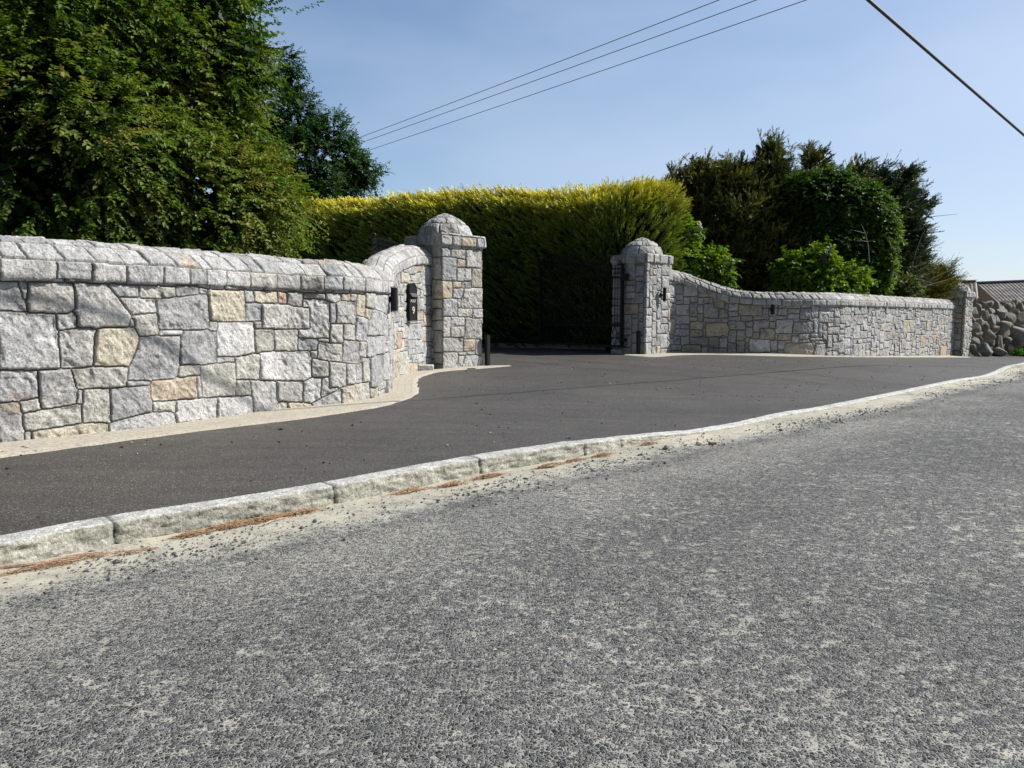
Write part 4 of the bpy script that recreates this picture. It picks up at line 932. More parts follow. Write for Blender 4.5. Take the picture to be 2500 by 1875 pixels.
def spray_mesh(name, P, D, nb, sl, bl, bw_, cols, rng, parent, mt, lean=(0, 0, .6), spread=.25, seed=0, colfun=None, cnoise=.7, align=.9, tipgain=.5):
    n = len(P); ax = unit(D*align+np.array(lean)+rng.normal(0, spread, (n, 3)))
    side = unit(np.cross(ax, rng.normal(size=(n, 3)))); S_ = sl*rng.uniform(.55, 1.3, n)
    t = (np.arange(nb)/nb)**.9
    base = P[:, None]+ax[:, None]*(t[None]*S_[:, None])[..., None]
    sg = np.where(np.arange(nb) % 2, 1, -1)[None, :, None]
    taper = (1-.55*t)[None, :, None]
    bd_ = unit(ax[:, None]*1.0+side[:, None]*sg*.55+rng.normal(0, .16, (n, nb, 3)))
    nm = unit(rng.normal(0, .6, (n, nb, 3))+np.cross(ax, side)[:, None]); wd = unit(np.cross(bd_, nm))
    L_ = bl*taper*rng.uniform(.7, 1.25, (n, nb, 1)); W_ = bw_*rng.uniform(.7, 1.3, (n, nb, 1))
    V = np.stack([base-wd*W_*.4, base+wd*W_*.4, base+bd_*L_*.55+wd*W_*.6, base+bd_*L_, base+bd_*L_*.55-wd*W_*.6], 2).reshape(-1, 3)
    N = n*nb; i = np.arange(N)[:, None]*5
    Fc = np.concatenate([i+np.array([[0, 1, 2]]), i+np.array([[0, 2, 4]]), i+np.array([[2, 3, 4]])], 1).reshape(-1, 3)
    cols = np.array(cols); cn = fbm(P[:, 0]*cnoise, P[:, 1]*cnoise, P[:, 2]*cnoise, seed+3, 3)*.5+.5+rng.normal(0, .14, n)
    if colfun is not None: cn = colfun(P, cn)
    q = np.clip(cn, 0, .999)*(len(cols)-1); a = q.astype(int); f = (q-a)[:, None]
    tc_ = cols[a]*(1-f)+cols[np.minimum(a+1, len(cols)-1)]*f
    C = tc_[:, None]*rng.uniform(.75, 1.25, (n, nb, 1))*(1-.35*tipgain+tipgain*t[None, :, None])*rng.uniform(.6, 1.4, (n, 1, 1))
    return mesh_np(name, V, Fc, mt, parent, np.repeat(C.reshape(-1, 3), 5, 0))
def trunk(parent, base, blobs, r, rng, nlimb=9, name='trunk'):
    mb = MB(); base = Vector(base); cs = [Vector(b[:3]) for b in blobs]; c = sum(cs, Vector())/len(cs)
    topz = max(b[2]+b[5]*.3 for b in blobs if b[3] > .7 or len(blobs) < 3)
    pts = []; 
    for i in range(9):
        t = i/8; p = base.lerp(Vector((c.x, c.y, topz)), t); p += Vector((rng.normal(0, .12), rng.normal(0, .12), 0))*(1 if i else 0); pts.append(p)
    rad = [r*(1-.85*i/8) for i in range(9)]; rad[0] = r*1.25
    mb.tube(pts, rad, 9)
    for i in range(nlimb):
        b = blobs[rng.integers(len(blobs))]; k = rng.integers(1, 6); s = pts[k]
        d = unit(rng.normal(size=3)); d[2] = abs(d[2])*.6
        e = Vector(b[:3])+Vector(d*np.array(b[3:6])*.8); m_ = s.lerp(e, .5)+Vector((0, 0, .25))+Vector(rng.normal(0, .15, 3))
        q = [s, s.lerp(m_, .5)+Vector(rng.normal(0, .08, 3)), m_, m_.lerp(e, .5)+Vector(rng.normal(0, .08, 3)), e]; mb.tube(q, [r*.38, r*.3, r*.22, r*.13, r*.05], 6)
        for _ in range(2):
            u = q[rng.integers(2, 4)]; w_ = u+Vector(rng.normal(0, .7, 3)); mb.tube([u, u.lerp(w_, .5)+Vector(rng.normal(0, .06, 3)), w_], [r*.12, r*.08, r*.03], 5)
    return mb.build(name, BARK, parent, True)
def tree(name, label, cat, base, blobs, ntw, rng, kind='leaf', cols=None, nl=20, tl=.5, ll=.08, lw=.3, tr=.16, inner=.25, mt=None, group=None, **kw):
    t = empty(name, base); tag(t, label, cat, group); inv = Vector(base)
    bp = {k: kw.pop(k) for k in list(kw) if k in ('depth', 'lump', 'lseed', 'hole', 'lscale', 'zmin')}
    tk = trunk(t, base, blobs, tr, rng)
    P, D = blob_points(blobs, ntw, rng, **bp)
    ni = int(ntw*inner)
    if kind == 'spray':
        m_ = 9; P = P[:len(P)//m_]; D = D[:len(P)]; pd = unit(D*.7+np.array(kw.get('lean', (0, 0, .6)))+rng.normal(0, .5, P.shape)); pl_ = rng.uniform(.25, .8, len(P))
        u_ = rng.random((len(P), m_))
        P = (P[:, None]+pd[:, None]*(u_*pl_[:, None])[..., None]+rng.normal(0, .13, (len(P), m_, 3))*(1.15-u_)[..., None]).reshape(-1, 3); D = np.repeat(pd, m_, 0)
    if kind == 'leaf': cr = leaf_mesh('crown', P, D, nl, tl, ll, lw, cols, rng, t, mt or LEAF, **kw)
    else: cr = spray_mesh('crown', P, D, nl, tl, ll, lw, cols, rng, t, mt or CONI, **kw)
    objs = [tk, cr]
    if ni and kind == 'spray':
        bp2 = dict(bp); bp2['hole'] = -2; bp2['depth'] = .22
        P, D = blob_points([tuple(b[:3])+tuple(x*.78 for x in b[3:6]) for b in blobs], ni, rng, **bp2)
        inn = spray_mesh('inner_foliage', P, D, 12, .5, .22, .045, [cols[0], cols[1]], rng, t, mt or CONI, lean=kw.get('lean', (0, 0, .5)), spread=.6); objs.append(inn)
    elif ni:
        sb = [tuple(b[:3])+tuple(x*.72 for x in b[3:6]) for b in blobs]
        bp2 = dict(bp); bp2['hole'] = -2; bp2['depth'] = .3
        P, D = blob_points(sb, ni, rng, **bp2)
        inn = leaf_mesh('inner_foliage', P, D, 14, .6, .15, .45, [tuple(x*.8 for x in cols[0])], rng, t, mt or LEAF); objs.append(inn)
    for o in objs: o.matrix_parent_inverse = Matrix.Translation(-inv)
    return t
rg = np.random.default_rng(17)
GB = [(.03, .062, .012), (.058, .112, .018), (.095, .155, .026), (.145, .19, .038), (.19, .18, .045)]
tree('beech_tree', 'huge leafy green tree with yellowish outer leaves leaning over the left wall', 'tree', (-7.8, 12.6, -.1),
     [(-7.8, 12.3, 4.3, 3.7, 3.2, 3.5), (-8.1, 12.2, 7.0, 3.3, 3.0, 2.9), (-5.5, 12.0, 2.9, 2.2, 1.6, 1.35), (-6.7, 10.3, 3.4, 2.1, 1.7, 1.7), (-9.2, 10.4, 4.6, 3.4, 2.6, 3.9), (-5.75, 12.4, 5.0, 1.7, 1.6, 1.4), (-7.4, 10.4, 6.0, 2.2, 1.6, 1.9), (-4.95, 12.2, 6.35, .6, .5, .35), (-4.5, 12.2, 5.2, .6, .5, .3)],
     13000, rg, cols=GB, nl=20, tl=.5, ll=.08, lw=.33, tr=.26, inner=.34, lump=.38, lseed=3, hole=-.3, depth=.16, lscale=.85, droop=.12, seed=4, upn=1.5)
def bpx(px, py, D, rx, ry, rz): q = at_depth(px, py, D); return (q[0], q[1], q[2], rx, ry, rz)
tree('beech_tree', 'darker loose tree behind the big leafy tree, left of the power lines', 'tree', (-8.0, 30.5, -.1),
     [bpx(765, 400, 30.5, 1.8, 1.5, 1.7), bpx(725, 300, 30.5, .95, .9, 1.3), bpx(712, 200, 30.5, .3, .25, 1.0), bpx(700, 150, 30.5, .25, .2, .35), bpx(800, 330, 30.5, .7, .7, .7), bpx(835, 390, 30.5, .95, .8, .7), bpx(872, 418, 30.5, .95, .5, .28), bpx(760, 500, 30.5, 2.3, 1.5, 1.5), bpx(650, 400, 30.5, 1.5, 1.3, 2.2)],
     3600, rg, cols=[(.02, .05, .012), (.035, .085, .018), (.055, .105, .02)], nl=16, tl=.55, ll=.10, lw=.3, tr=.14, inner=.2, lump=.45, lseed=9, hole=-.35, depth=.24, lscale=1.0, droop=.05, seed=8)

# ---- golden conifer hedge
def hedge():
    rng = np.random.default_rng(5)
    P = catmull([(-8.6, 27.4), (-5.6, 27.0), (-3, 26.3), (0, 25.8), (1.8, 25.1), (3.0, 24.1), (3.7, 23.3), (4.35, 23.1), (4.75, 23.8), (4.9, 25.5), (5.0, 27.5)], .05); N = right_normals(P); S = arclen(P)
    t = empty('conifer_hedge', (0, 26, 0)); tag(t, 'tall clipped golden topped conifer hedge shading the gateway', 'hedge')
    top = lambda x: np.interp(x, [-8.6, -5.6, -3, 0, 2, 3.6, 4.7, 6], [5.05, 5.08, 5.12, 5.15, 5.05, 4.95, 4.9, 4.9])
    def surf(s, v):   # v in 0..1 front, 1..1.5 top
        i = np.searchsorted(S, s).clip(0, len(S)-1); p = P[i]; nn = N[i]; tp = top(p[:, 0])
        z = np.where(v < 1, .05+v*(tp-.05), tp); bul = .45*np.sin(np.clip(v, 0, 1)*math.pi*.62)**1.5-.10*sst(.86, 1.0, v)
        z = z-.22*sst(.88, 1, v)*(v < 1)+.14*fbm(p[:, 0]*.8, v*2, None, 4, 3)*(v > .9)
        lm = .28*fbm(s*.75, z*.75, None, 9, 3)
        out = np.where(v < 1, bul+lm, bul-(v-1)*5.0)
        q = np.c_[p+nn*out[:, None], z]
        d = np.where((v < 1)[:, None], np.c_[nn, .15+.0*z], np.c_[nn*.15, np.ones(len(z))])
        return q, d
    # opaque core sheet, near-black to stand for the hedge's inner shade
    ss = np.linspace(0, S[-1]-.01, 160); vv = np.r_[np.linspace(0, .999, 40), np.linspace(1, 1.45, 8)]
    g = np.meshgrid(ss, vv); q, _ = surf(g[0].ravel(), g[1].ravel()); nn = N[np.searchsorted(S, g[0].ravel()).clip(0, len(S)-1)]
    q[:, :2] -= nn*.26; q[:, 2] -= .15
    core = mesh_np('shade_core', q, grid_faces(len(vv), 160), mat('hedge_shade_core', (.010, .014, .005), 1.0, 0, 0.0)[0], t)
    n = 12500; s = rng.uniform(0, S[-1]-.01, n); v = np.where(rng.random(n) < .74, rng.random(n)**.85, 1+rng.random(n)*.45)
    q, d = surf(s, v)
    x = q[:, 0]; lean = np.stack([np.interp(x, [-8, 1.2, 3.4, 6], [-1.0, -.8, .3, .9])+.25*fbm(q[:, 0]*.9, q[:, 2]*.9, None, 61, 2), np.zeros(n), np.full(n, .58)], 1)
    lean = lean*np.where(v < 1, 1, 1.1)[:, None]
    hv = np.where(v < 1, v, 1.12)
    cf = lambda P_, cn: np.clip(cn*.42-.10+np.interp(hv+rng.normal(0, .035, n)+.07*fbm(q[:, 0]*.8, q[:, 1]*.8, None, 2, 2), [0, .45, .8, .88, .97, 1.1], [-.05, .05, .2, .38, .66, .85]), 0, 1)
    A = spray_mesh('foliage', q, d, 15, .46, .15, .022, [(.03, .052, .010), (.09, .135, .02), (.165, .20, .03), (.25, .265, .034), (.38, .365, .045), (.50, .45, .06)], rng, t, CONI, lean=lean, spread=.20, align=.38, colfun=cf, tipgain=.9)  # low foliage duller, its darkest tone lowered to deepen the gateway's shade
    # stray tall shoots
    n = 150; s = rng.uniform(0, S[-1], n); v = 1+rng.random(n)*.3; q, d = surf(s, v)
    B = spray_mesh('shoots', q, d*0+np.array([0, 0, 1.]), 9, .5, .10, .008, [(.25, .22, .06), (.5, .42, .10)], rng, t, CONI, lean=(-.15, 0, .8), spread=.28)
    # bare twigs low down by the open gate
    mb = MB()
    for i in range(46):
        a = Vector((rng.uniform(1.5, 3.9), 0, rng.uniform(.4, 1.9))); a.y = float(np.interp(a.x, [1.5, 3.9], [25.3, 23.7]))
        dd = Vector((rng.normal(.1, .5), -rng.uniform(.2, .6), rng.normal(.0, .35))); b = a+dd*rng.uniform(.5, .9)
        mb.tube([a, a.lerp(b, .5)+Vector(rng.normal(0, .06, 3)), b], [.012, .008, .003], 4)
    mb.tube([(1.4, 25.2, .9), (2.6, 24.6, 1.1), (3.9, 23.6, 1.3)], [.014, .012, .008], 4)
    Cb = mb.build('dead_twigs', m_noise('grey_twig', (.16, .13, .11), (.34, .30, .26), 20), t)
    for o in (core, A, B, Cb): o.matrix_parent_inverse = Matrix.Translation((0, -26, 0))
hedge()
# ---- right hand trees and shrubs
def blob_px(px, py, D, rx, ry, rz): q = at_depth(px, py, D); return (q[0], q[1], q[2], rx, ry, rz)
rc = np.random.default_rng(23)
CD = [(.022, .036, .010), (.05, .065, .014), (.10, .105, .02), (.21, .19, .03)]
tree('cypress_tree', 'dark spiky topped conifer standing against the golden hedge end', 'tree', (7.4, 27.5, 0), [blob_px(1676, 492, 27.8, .75, .8, .8), blob_px(1793, 572, 27.5, 1.7, 1.5, 1.9), blob_px(1858, 632, 27, 2.0, 1.5, 1.3), blob_px(1733, 522, 27.8, .95, 1.0, 1.3), blob_px(1748, 452, 27.5, .5, .6, .4), blob_px(1708, 622, 27.8, 1.0, 1.0, 1.2), blob_px(1793, 692, 27.5, 1.0, 1.1, .7), blob_px(1873, 487, 27.5, .7, .8, .8), blob_px(1876, 397, 27.4, .3, .3, .6), blob_px(1803, 432, 27.6, .25, .3, .5), blob_px(1713, 432, 27.6, .25, .3, .45)],
     9000, rc, 'spray', CD, nl=14, tl=.36, ll=.13, lw=.02, tr=.2, inner=.5, lump=.3, lseed=21, depth=.16, lscale=.9, hole=-.9, lean=(.2, 0, .35), spread=.6, tipgain=.9, seed=2)
tree('cypress_tree', 'conifer with thin upright shoots above the ivy covered crown', 'tree', (10.2, 29, -.1), [blob_px(1900, 545, 29, 1.5, 1.4, 1.9), blob_px(2010, 500, 29, 1.3, .9, 1.0), blob_px(2080, 515, 29, .8, .8, .8), blob_px(2000, 620, 28.5, 2.2, 1.4, 1.6), blob_px(1992, 410, 29, .28, .3, .55), blob_px(2092, 425, 29, .2, .2, .5)],
     6300, rc, 'spray', CD, nl=14, tl=.36, ll=.13, lw=.02, tr=.2, inner=.6, lump=.3, lseed=27, depth=.18, lscale=1.0, hole=-.9, lean=(.2, 0, .35), spread=.6, tipgain=.9, seed=5)
IV = [(.03, .062, .014), (.055, .11, .02), (.095, .16, .026), (.16, .25, .036)]
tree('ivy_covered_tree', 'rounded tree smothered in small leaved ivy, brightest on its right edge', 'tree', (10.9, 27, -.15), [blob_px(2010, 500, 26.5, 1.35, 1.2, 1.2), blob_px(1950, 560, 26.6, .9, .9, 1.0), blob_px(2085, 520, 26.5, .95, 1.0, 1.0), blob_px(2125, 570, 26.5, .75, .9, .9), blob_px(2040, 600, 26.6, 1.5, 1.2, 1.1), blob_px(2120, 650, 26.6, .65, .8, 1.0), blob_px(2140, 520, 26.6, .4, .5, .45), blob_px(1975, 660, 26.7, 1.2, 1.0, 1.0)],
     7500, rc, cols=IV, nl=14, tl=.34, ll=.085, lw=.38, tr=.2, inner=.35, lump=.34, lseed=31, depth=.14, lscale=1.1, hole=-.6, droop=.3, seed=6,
     colfun=lambda P, c: c*.7+np.clip((P[:, 0]-12.2)*.4, -.1, .45))  # sunlit right side put into the leaf colour
tree('cypress_tree', 'ragged blue green conifer with drooping tips at the right end of the trees', 'tree', (14.6, 30.5, -.3), [blob_px(2158, 576, 30.5, .95, 1.0, 2.0), blob_px(2145, 456, 30.5, .22, .25, .75), blob_px(2190, 506, 30.5, .5, .5, .55), blob_px(2208, 436, 30.5, .15, .15, .45), blob_px(2230, 506, 30.5, .35, .3, .2), blob_px(2230, 626, 30.3, .4, .3, .2), blob_px(2203, 576, 30.2, .55, .6, .5), blob_px(2183, 656, 30.2, .9, .7, .7), blob_px(2148, 696, 30.4, 1.1, .9, .7)],
     5400, rc, 'spray', [(.016, .03, .016), (.03, .05, .022), (.06, .075, .022), (.14, .125, .025)], nl=14, tl=.36, ll=.13, lw=.02, tr=.15, inner=.6, lump=.45, lseed=37, depth=.2, lscale=1.4, hole=-.6, lean=(.5, 0, .2), spread=.4, tipgain=.7, seed=7)
tree('golden_conifer', 'low golden conifer branch leaning over the end pillar dome', 'conifer', (16.7, 31.8, -.3), [blob_px(2267, 692, 31.8, .9, .7, .55), blob_px(2227, 707, 31.8, 1.0, .8, .5), blob_px(2207, 632, 31.6, .45, .5, .4)],
     2400, rc, 'spray', [(.03, .04, .008), (.09, .095, .015), (.24, .20, .03), (.34, .27, .03)], nl=12, tl=.5, ll=.13, lw=.013, tr=.06, inner=.25, lump=.35, lseed=41, depth=.25, hole=-.9, lean=(.75, 0, .45), spread=.3, seed=9)
LI = [(.07, .14, .016), (.13, .22, .025), (.19, .29, .035), (.27, .37, .06)]
tree('lilac_shrub', 'fresh green lilac shrub with a mauve flower behind the low middle of the right wall', 'shrub', (9.9, 24.3, -.1), [blob_px(1985, 685, 24.2, .95, .45, .7), blob_px(1945, 665, 24.2, .55, .4, .55), blob_px(2055, 690, 24.5, .65, .4, .45), blob_px(2003, 640, 24.2, .4, .35, .4), blob_px(2090, 680, 24.8, .35, .3, .2)],
     900, rc, cols=LI, nl=16, tl=.34, ll=.12, lw=.36, tr=.05, inner=.3, lump=.3, lseed=43, depth=.22, hole=-.5, droop=.25, seed=11, lscale=1.6)
tree('lilac_shrub', 'bright green shrub with pale flower spikes beside the far gate pillar', 'shrub', (5.6, 24.2, 0), [blob_px(1650, 568, 24.2, .75, .5, .45), blob_px(1665, 635, 24.0, .6, .5, .5), blob_px(1620, 600, 24.0, .4, .4, .6), blob_px(1655, 690, 23.9, .7, .5, .4)],
     800, rc, cols=LI, nl=16, tl=.32, ll=.11, lw=.34, tr=.05, inner=.3, lump=.3, lseed=47, depth=.2, hole=-.5, droop=.3, seed=12, lscale=1.6)
tree('lilac_shrub', 'small bright shrub showing above the falling curve of the right wall', 'shrub', (6.6, 24.3, 0), [blob_px(1738, 650, 24.2, .42, .4, .5), blob_px(1752, 680, 24.1, .38, .4, .45)],
     420, rc, cols=LI, nl=16, tl=.3, ll=.11, lw=.34, tr=.04, inner=.25, lump=.3, lseed=53, depth=.2, hole=-.6, droop=.3, seed=13, lscale=1.6)
tree('privet_shrub', 'sparse yellow green shrub under the ragged conifer behind the wall', 'shrub', (14.2, 28.8, -.2), [blob_px(2160, 700, 28.8, .7, .5, .38), blob_px(2210, 700, 28.9, .5, .5, .35)],
     380, rc, cols=[(.06, .09, .02), (.11, .14, .03), (.17, .19, .05)], nl=14, tl=.3, ll=.07, lw=.4, tr=.03, inner=.2, lump=.3, lseed=59, depth=.25, hole=-.5, seed=14)
def flower(px, py, D, label, colr):
    q = at_depth(px, py, D); rng = np.random.default_rng(int(px)); n = 90
    h = rng.random(n); a = rng.uniform(0, 6.28, n); r = .07*(1-h)**.7+.01
    X = q[0]+r*np.cos(a); Y = q[1]+r*np.sin(a); Z = q[2]+(h-.5)*.3
    Pp = np.stack([X, Y, Z], 1); o = leaf_mesh('flower_spike', Pp, unit(Pp-q), 3, .02, .03, .5, [colr], rng, None, LEAF); tag(o, label, 'flower'); return o
flower(2013, 634, 23.75, 'mauve lilac flower spike on the shrub behind the right wall', (.32, .2, .42))
flower(1708, 553, 23.8, 'white flower spike on the upper right of the shrub by the far pillar', (.6, .6, .55))
# bare branches in front of the ragged conifer
PB = m_noise('pale_bark', (.2, .17, .14), (.42, .38, .33), 10)
mb = MB(); rng = np.random.default_rng(9)
def bp_(pts, r, D=29.4): mb.tube([tuple(at_depth(x, y, D-.02*i)) for i, (x, y) in enumerate(pts)], [r*(1-.7*i/len(pts)) for i in range(len(pts))], 5)
for pts, r in (([(2195, 705), (2197, 660), (2200, 625)], .03), ([(2230, 700), (2228, 640), (2245, 590), (2258, 560)], .022), ([(2205, 655), (2235, 652), (2262, 640)], .02), ([(2212, 680), (2250, 675), (2290, 650)], .018),
               ([(2240, 705), (2275, 680), (2330, 655)], .016), ([(2145, 650), (2160, 637), (2178, 630)], .02), ([(2150, 662), (2165, 652), (2172, 640)], .016), ([(2250, 700), (2290, 690), (2345, 672)], .014)): bp_(pts, r)
for i in range(34):
    x = rng.uniform(2150, 2250); y = rng.uniform(650, 710); bp_([(x, y), (x+rng.uniform(5, 25), y-rng.uniform(0, 18)), (x+rng.uniform(20, 55), y-rng.uniform(5, 35))], .010)
bp_([(2130, 712), (2200, 700), (2270, 706)], .02)
tag(mb.build('bare_branches', PB), 'tangle of pale leafless branches in front of the ragged conifer, right of the ivy', 'branches')
mb = MB(); q_ = 24.9
for pts, r in (([(2122, 640), (2120, 600), (2113, 570), (2103, 548)], .014), ([(2113, 570), (2098, 566), (2085, 562)], .01), ([(2120, 590), (2105, 588), (2090, 588)], .009)): bp_(pts, r, q_)
tag(mb.build('bare_twig', PB), 'single forked bare twig standing out against the ivy covered tree', 'twig')

# ------------------------------------------------------------------ boulder bank
def boulder(c, r, rng, label, group='boulders stacked in the bank'):
    bm = bmesh.new(); bmesh.ops.create_icosphere(bm, subdivisions=4, radius=1)
    V = np.array([v.co[:] for v in bm.verts]); k = rng.uniform(0, 99)
    sq = rng.uniform(.75, 1.25, 3)
    for _ in range(11):   # flatten facets
        d = unit(rng.normal(size=3)); h = rng.uniform(.5, .8); s = V@d; V -= np.clip(s-h, 0, None)[:, None]*d*.97
    V *= 1+.10*fbm(V[:, 0]*1.4+k, V[:, 1]*1.4, V[:, 2]*1.4, 3, 4)[:, None]
    V *= sq*r
    a, b, c_ = rng.uniform(0, 6.28, 3); M = Matrix.Rotation(a, 3, 'Z')@Matrix.Rotation(b, 3, 'X'); V = V@np.array(M)
    Fc = np.array([[v.index for v in f.verts] for f in bm.faces]); bm.free()
    col = np.array([(.19, .18, .14), (.22, .205, .17), (.16, .155, .13), (.23, .20, .14), (.20, .195, .18)])[rng.integers(5)]
    st = fbm(V[:, 0]*3+k, V[:, 1]*3, V[:, 2]*3, 8, 3)[:, None]
    C = col*(1+.25*st)
    o = mesh_np('boulder', V, Fc, GRAN, None, C, True); o.location = c; return tag(o, label, 'boulder', group)
rb = np.random.default_rng(12); B0 = np.array([19.95, 31.9]); BD = np.array([.73, .683])
def bank(px, py, rpx, label=None, dd=0):
    # find the point of the sloping bank line under this pixel
    sx = ray(px, py); k = 0
    t = (sx[0]/sx[1]*B0[1]-B0[0])/(BD[0]-sx[0]/sx[1]*BD[1]); p = B0+BD*t; D = p[1]; q = at_depth(px, py, D)
    up = max(0., (870-py)/130.)*.9; Dn = D+up+dd; q = at_depth(px, py, Dn)
    lb = label or ('small stone along the top edge of the boulder bank' if py < 756 else 'middle sized boulder stacked against the end pillar' if px < 2400 else 'boulder in the middle of the stacked bank' if px < 2470 else 'boulder in the part of the bank nearest the right edge')
    return boulder(tuple(q), rpx*(1.0 if label else 1.22)*Dn/F, rb, lb, {'small stone along the top edge of the boulder bank': 'top stones of the boulder bank', 'middle sized boulder stacked against the end pillar': 'boulders beside the end pillar', 'boulder in the middle of the stacked bank': 'boulders in the middle of the bank', 'boulder in the part of the bank nearest the right edge': 'boulders at the right of the bank'}.get(lb, 'boulders at the foot of the bank'))
for px, py, r, lb in ((2400, 854, 21, 'round mossy boulder at the foot of the bank nearest the end pillar'), (2437, 861, 15, 'grey wedge shaped boulder at the foot of the bank between the two round mossy ones'), (2464, 850, 18, 'round brown boulder at the foot of the bank next to the green weeds'),
                      (2408, 818, 25, 'large pointed boulder above the mossy one at the foot of the bank'), (2438, 836, 17, 'narrow upright boulder above the grey wedge in the bank'), (2472, 818, 32, 'very large slanting boulder with a dark flat face in the bank')): bank(px, py, r, lb)
for px, py, r in ((2376, 835, 18), (2375, 800, 14), (2376, 765, 13), (2390, 760, 13), (2372, 780, 9), (2412, 742, 9), (2395, 745, 9), (2404, 770, 11), (2380, 790, 14), (2415, 785, 13), (2438, 764, 17), (2425, 800, 13), (2445, 795, 15), (2455, 750, 12), (2461, 780, 15), (2475, 765, 13), (2490, 775, 18), (2484, 750, 12), (2505, 760, 14), (2488, 795, 20), (2510, 820, 22), (2505, 790, 16), (2430, 745, 10), (2470, 744, 9), (2495, 742, 10), (2400, 798, 12), (2388, 778, 10), (2448, 815, 12), (2505, 850, 20), (2530, 770, 22), (2530, 820, 26), (2545, 860, 22), (2560, 790, 26), (2385, 815, 12), (2450, 740, 8), (2500, 835, 16), (2420, 835, 10), (2372, 852, 10), (2384, 750, 9), (2440, 752, 9), (2462, 792, 10), (2418, 760, 10), (2394, 832, 10), (2456, 832, 10), (2385, 866, 9), (2476, 740, 8), (2510, 742, 10), (2392, 790, 10), (2430, 780, 10)): bank(px, py, r)
# earth behind the boulders, coloured dark to read as shadow in the gaps
mb = MB(); a = B0+np.array([-.8, 1.05]); n_ = 14
Vb = []; 
for i in range(n_):
    p = a+BD*i*1.6
    for dx, zt in ((0, -.6), (.5, .6), (1.0, 1.42), (3.0, 1.5)): q = p+np.array([-BD[1], BD[0]])*dx; Vb.append((q[0], q[1], zt+float(gz(*p))*.35+.05*float(vn(q[0], q[1]))))
mb.add(Vb, [(i*4+j, i*4+j+1, (i+1)*4+j+1, (i+1)*4+j) for i in range(n_-1) for j in range(3)])
tag(mb.build('earth_bank', m_noise('shadowed_earth', (.03, .026, .018), (.07, .06, .04), 4, .95, .03)), kind='structure')
# weeds at the foot of the bank
q0 = ground_at(2487, 869); rw = np.random.default_rng(2); n = 260
Pw = np.c_[q0[0]+rw.normal(0, .45, n)+.2, q0[1]+rw.normal(0, .35, n), np.zeros(n)]; Pw[:, 2] = gz(Pw[:, 0], Pw[:, 1])+rw.uniform(0, .3, n)
tag(leaf_mesh('weeds', Pw, unit(rw.normal(size=(n, 3))+[0, 0, 1]), 10, .22, .10, .22, [(.05, .13, .015), (.09, .2, .03)], rw, None, LEAF, droop=.1), 'bright green weeds growing at the foot of the boulder bank', 'weeds', None, 'stuff')

# ------------------------------------------------------------------ far bungalow
def roof_plane(A, B, down, run, name, parent, mt, pitch=.34):
    """tiled slope: ridge A->B, 'down' horizontal unit away from the ridge; interlocking tiles as relief"""
    A = np.array(A, float); B = np.array(B, float); Lr = np.linalg.norm(B-A); nu = int(Lr/.055); nv = int(run/.075)
    u = np.linspace(0, 1, nu); v = np.linspace(0, 1, nv); UU, VV = np.meshgrid(u, v)
    x = UU*Lr; y = VV*run
    rel = .03*np.sin(x*2*math.pi/.30)+.035*((y/.33) % 1)
    P = A+(B-A)*UU[..., None]+np.array([down[0], down[1], 0])*(VV*run)[..., None]
    P[..., 2] -= VV*run*pitch*1.6; P[..., 2] += rel
    tc_ = _h((x/.3).astype(int), (y/.33).astype(int), np.zeros_like(x).astype(int), 3)[..., None]
    C = np.array([.165, .155, .145])*(.6+.8*tc_)*np.where(((y/.33) % 1 > .82)[..., None], .45, 1.0)
    return mesh_np(name, P, grid_faces(nv, nu), mt, parent, C.reshape(-1, 3), True)
TILE = m_attr('roof_tile', .7)
hs = empty('bungalow', (46, 70, -2)); tag(hs, 'low bungalow with a brown tiled roof and a small brick gable far behind the boulders', 'house')
A = at_depth(2384, 692.5, 70); B = at_depth(2580, 685, 69)
dn = np.array([-.05, -1.0]); dn /= np.linalg.norm(dn)
ob = [roof_plane(A+np.array([0, 0, 0]), B, dn, 5.5, 'roof', hs, TILE), roof_plane(A, B, -dn, 5.5, 'roof', hs, TILE)]
BR = m_noise('brown_brick', (.30, .19, .12), (.42, .28, .18), 6)
RID = mat('dark_ridge_tile', (.035, .035, .055), .6)[0]
mb = MB(); mb.tube([tuple(A+[-.1, 0, .06]), tuple(B+[0, 0, .06])], .14, 8); ob.append(mb.build('ridge', RID, hs))
mb = MB(); ga = A+np.array([.12, 0, -.06]); e_ = 5.4; dz = e_*.544
mb.add([tuple(ga), tuple(ga+[dn[0]*e_, dn[1]*e_, -dz]), tuple(ga+[-dn[0]*e_, -dn[1]*e_, -dz]), tuple(ga+[.12, 0, 0]), tuple(ga+[dn[0]*e_+.12, dn[1]*e_, -dz]), tuple(ga+[-dn[0]*e_+.12, -dn[1]*e_, -dz])], [(0, 1, 2), (3, 5, 4), (0, 3, 4, 1), (1, 4, 5, 2), (2, 5, 3, 0)])
ob.append(mb.build('gable', BR, hs))
mb = MB(); mb.box(((A[0]+B[0])/2, 70, .2), (B[0]-A[0]-.6, 9.6, 4.0)); ob.append(mb.build('wall', BR, hs))
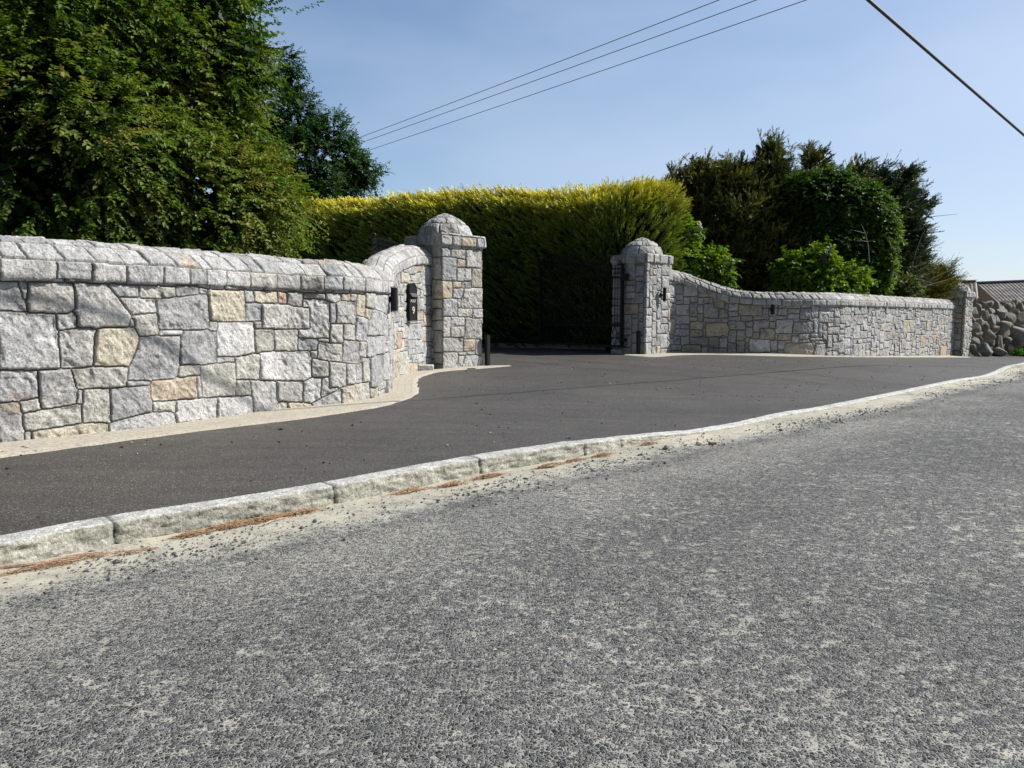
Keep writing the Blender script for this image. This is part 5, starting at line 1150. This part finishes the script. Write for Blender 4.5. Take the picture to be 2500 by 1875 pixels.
# front wing, gable end facing the road
pk = at_depth(2382, 688.5, 66); gd = np.array([.74, -.67]); rd_ = np.array([-.88, .47]); sd = np.array([-gd[1], gd[0]])*-1
A2 = pk+np.array([rd_[0]*9, rd_[1]*9, 0]); lf = np.array([-.47, -.88])
ob.append(roof_plane(pk, A2, lf, 3.0, 'roof', hs, TILE)); ob.append(roof_plane(pk, A2, -lf, 3.0, 'roof', hs, TILE))
mb = MB(); mb.tube([tuple(pk+[0, 0, .05]), tuple(A2+[0, 0, .05])], .13, 8); ob.append(mb.build('ridge', RID, hs))
e1 = pk+np.array([lf[0]*2.6, lf[1]*2.6, -2.6*.544]); e2 = pk+np.array([-lf[0]*2.6, -lf[1]*2.6, -2.6*.544]); gi = np.array([rd_[0], rd_[1], 0])*.15
mb = MB(); q = [pk+gi-[0, 0, .05], e1+gi, e1+gi-[0, 0, 4], e2+gi-[0, 0, 4], e2+gi]; r2 = np.array([rd_[0], rd_[1], 0])*8
mb.add([tuple(x) for x in q]+[tuple(x+r2) for x in q], [(0, 1, 2, 3, 4), (9, 8, 7, 6, 5), (1, 6, 7, 2), (3, 8, 9, 4)]); ob.append(mb.build('wall', BR, hs))
mb = MB(); mb.tube([tuple(e1-[0, 0, .1]), tuple(pk-[0, 0, .08])], .09, 4); mb.tube([tuple(pk-[0, 0, .08]), tuple(e2-[0, 0, .1])], .09, 4); ob.append(mb.build('bargeboard', mat('brown_fascia', (.14, .09, .06), .6)[0], hs))
mb = MB(); c = e1+gi-[0, 0, .9]+np.array([.25, -.3, 0])*.0; mb.box(tuple((e1+e2)/2+gi*.0-[0, 0, .9]), (1.2, .08, .9), Matrix.Rotation(math.atan2(lf[1], lf[0]), 3, 'Z')); mb.build('window', GLASSK, ob[-2])
for o in ob: o.matrix_parent_inverse = Matrix.Translation((-46, -70, 2))

# ------------------------------------------------------------------ overhead lines
def wire(p, q, r, sag, label, ext=(0, 0), group=None, mt=CABLE):
    p, q = np.array(p, float), np.array(q, float); d = q-p; p = p-d*ext[0]; q = q+d*ext[1]; mb = MB()
    P_ = [tuple(p+(q-p)*t-np.array([0, 0, sag*4*t*(1-t)])) for t in np.linspace(0, 1, 48)]
    mb.tube(P_, r, 6); return tag(mb.build('overhead_wire', mt, None, True), label, 'wire', group)
def on_z(px, py, Z): d = ray(px, py); t = (Z-EYE)/d[2]; return np.array([0, 0, EYE])+d*t
# cable position: where the sight lines to it meet the plane of its thin shadow on the driveway
def cable_pt(px, py, g1=ground_at(1100, 970.5), g2=ground_at(1902, 907)):
    d = ray(px, py); u = g2-g1; A_ = np.array([[u[0], SUN.x, -d[0]], [u[1], SUN.y, -d[1]], [0, SUN.z, -d[2]]])
    t, k_, m_ = np.linalg.solve(A_, [-g1[0], -g1[1], EYE]); return np.array([0, 0, EYE])+d*m_
W1, W2 = cable_pt(2120, 0), cable_pt(2500, 330); print('cable', W1, W2)
wire(W1, W2, .024, 0.0, 'thick black cable slanting across the top right corner of the sky', (1.2, 2.6))
GW = mat('grey_wire', (.05, .055, .06), .5)[0]
for (a, b), lb in zip((((845, 341), (1730, 0)), ((858, 350), (1820, 0)), ((866, 372), (1940, 0))), ('uppermost of three thin power lines crossing the sky', 'middle one of three thin power lines crossing the sky', 'lowest of three thin power lines crossing the sky')):
    wire(on_z(*a, 13.0), on_z(*b, 13.0), .016, .2, lb, (.9, .6), 'thin power lines', GW)
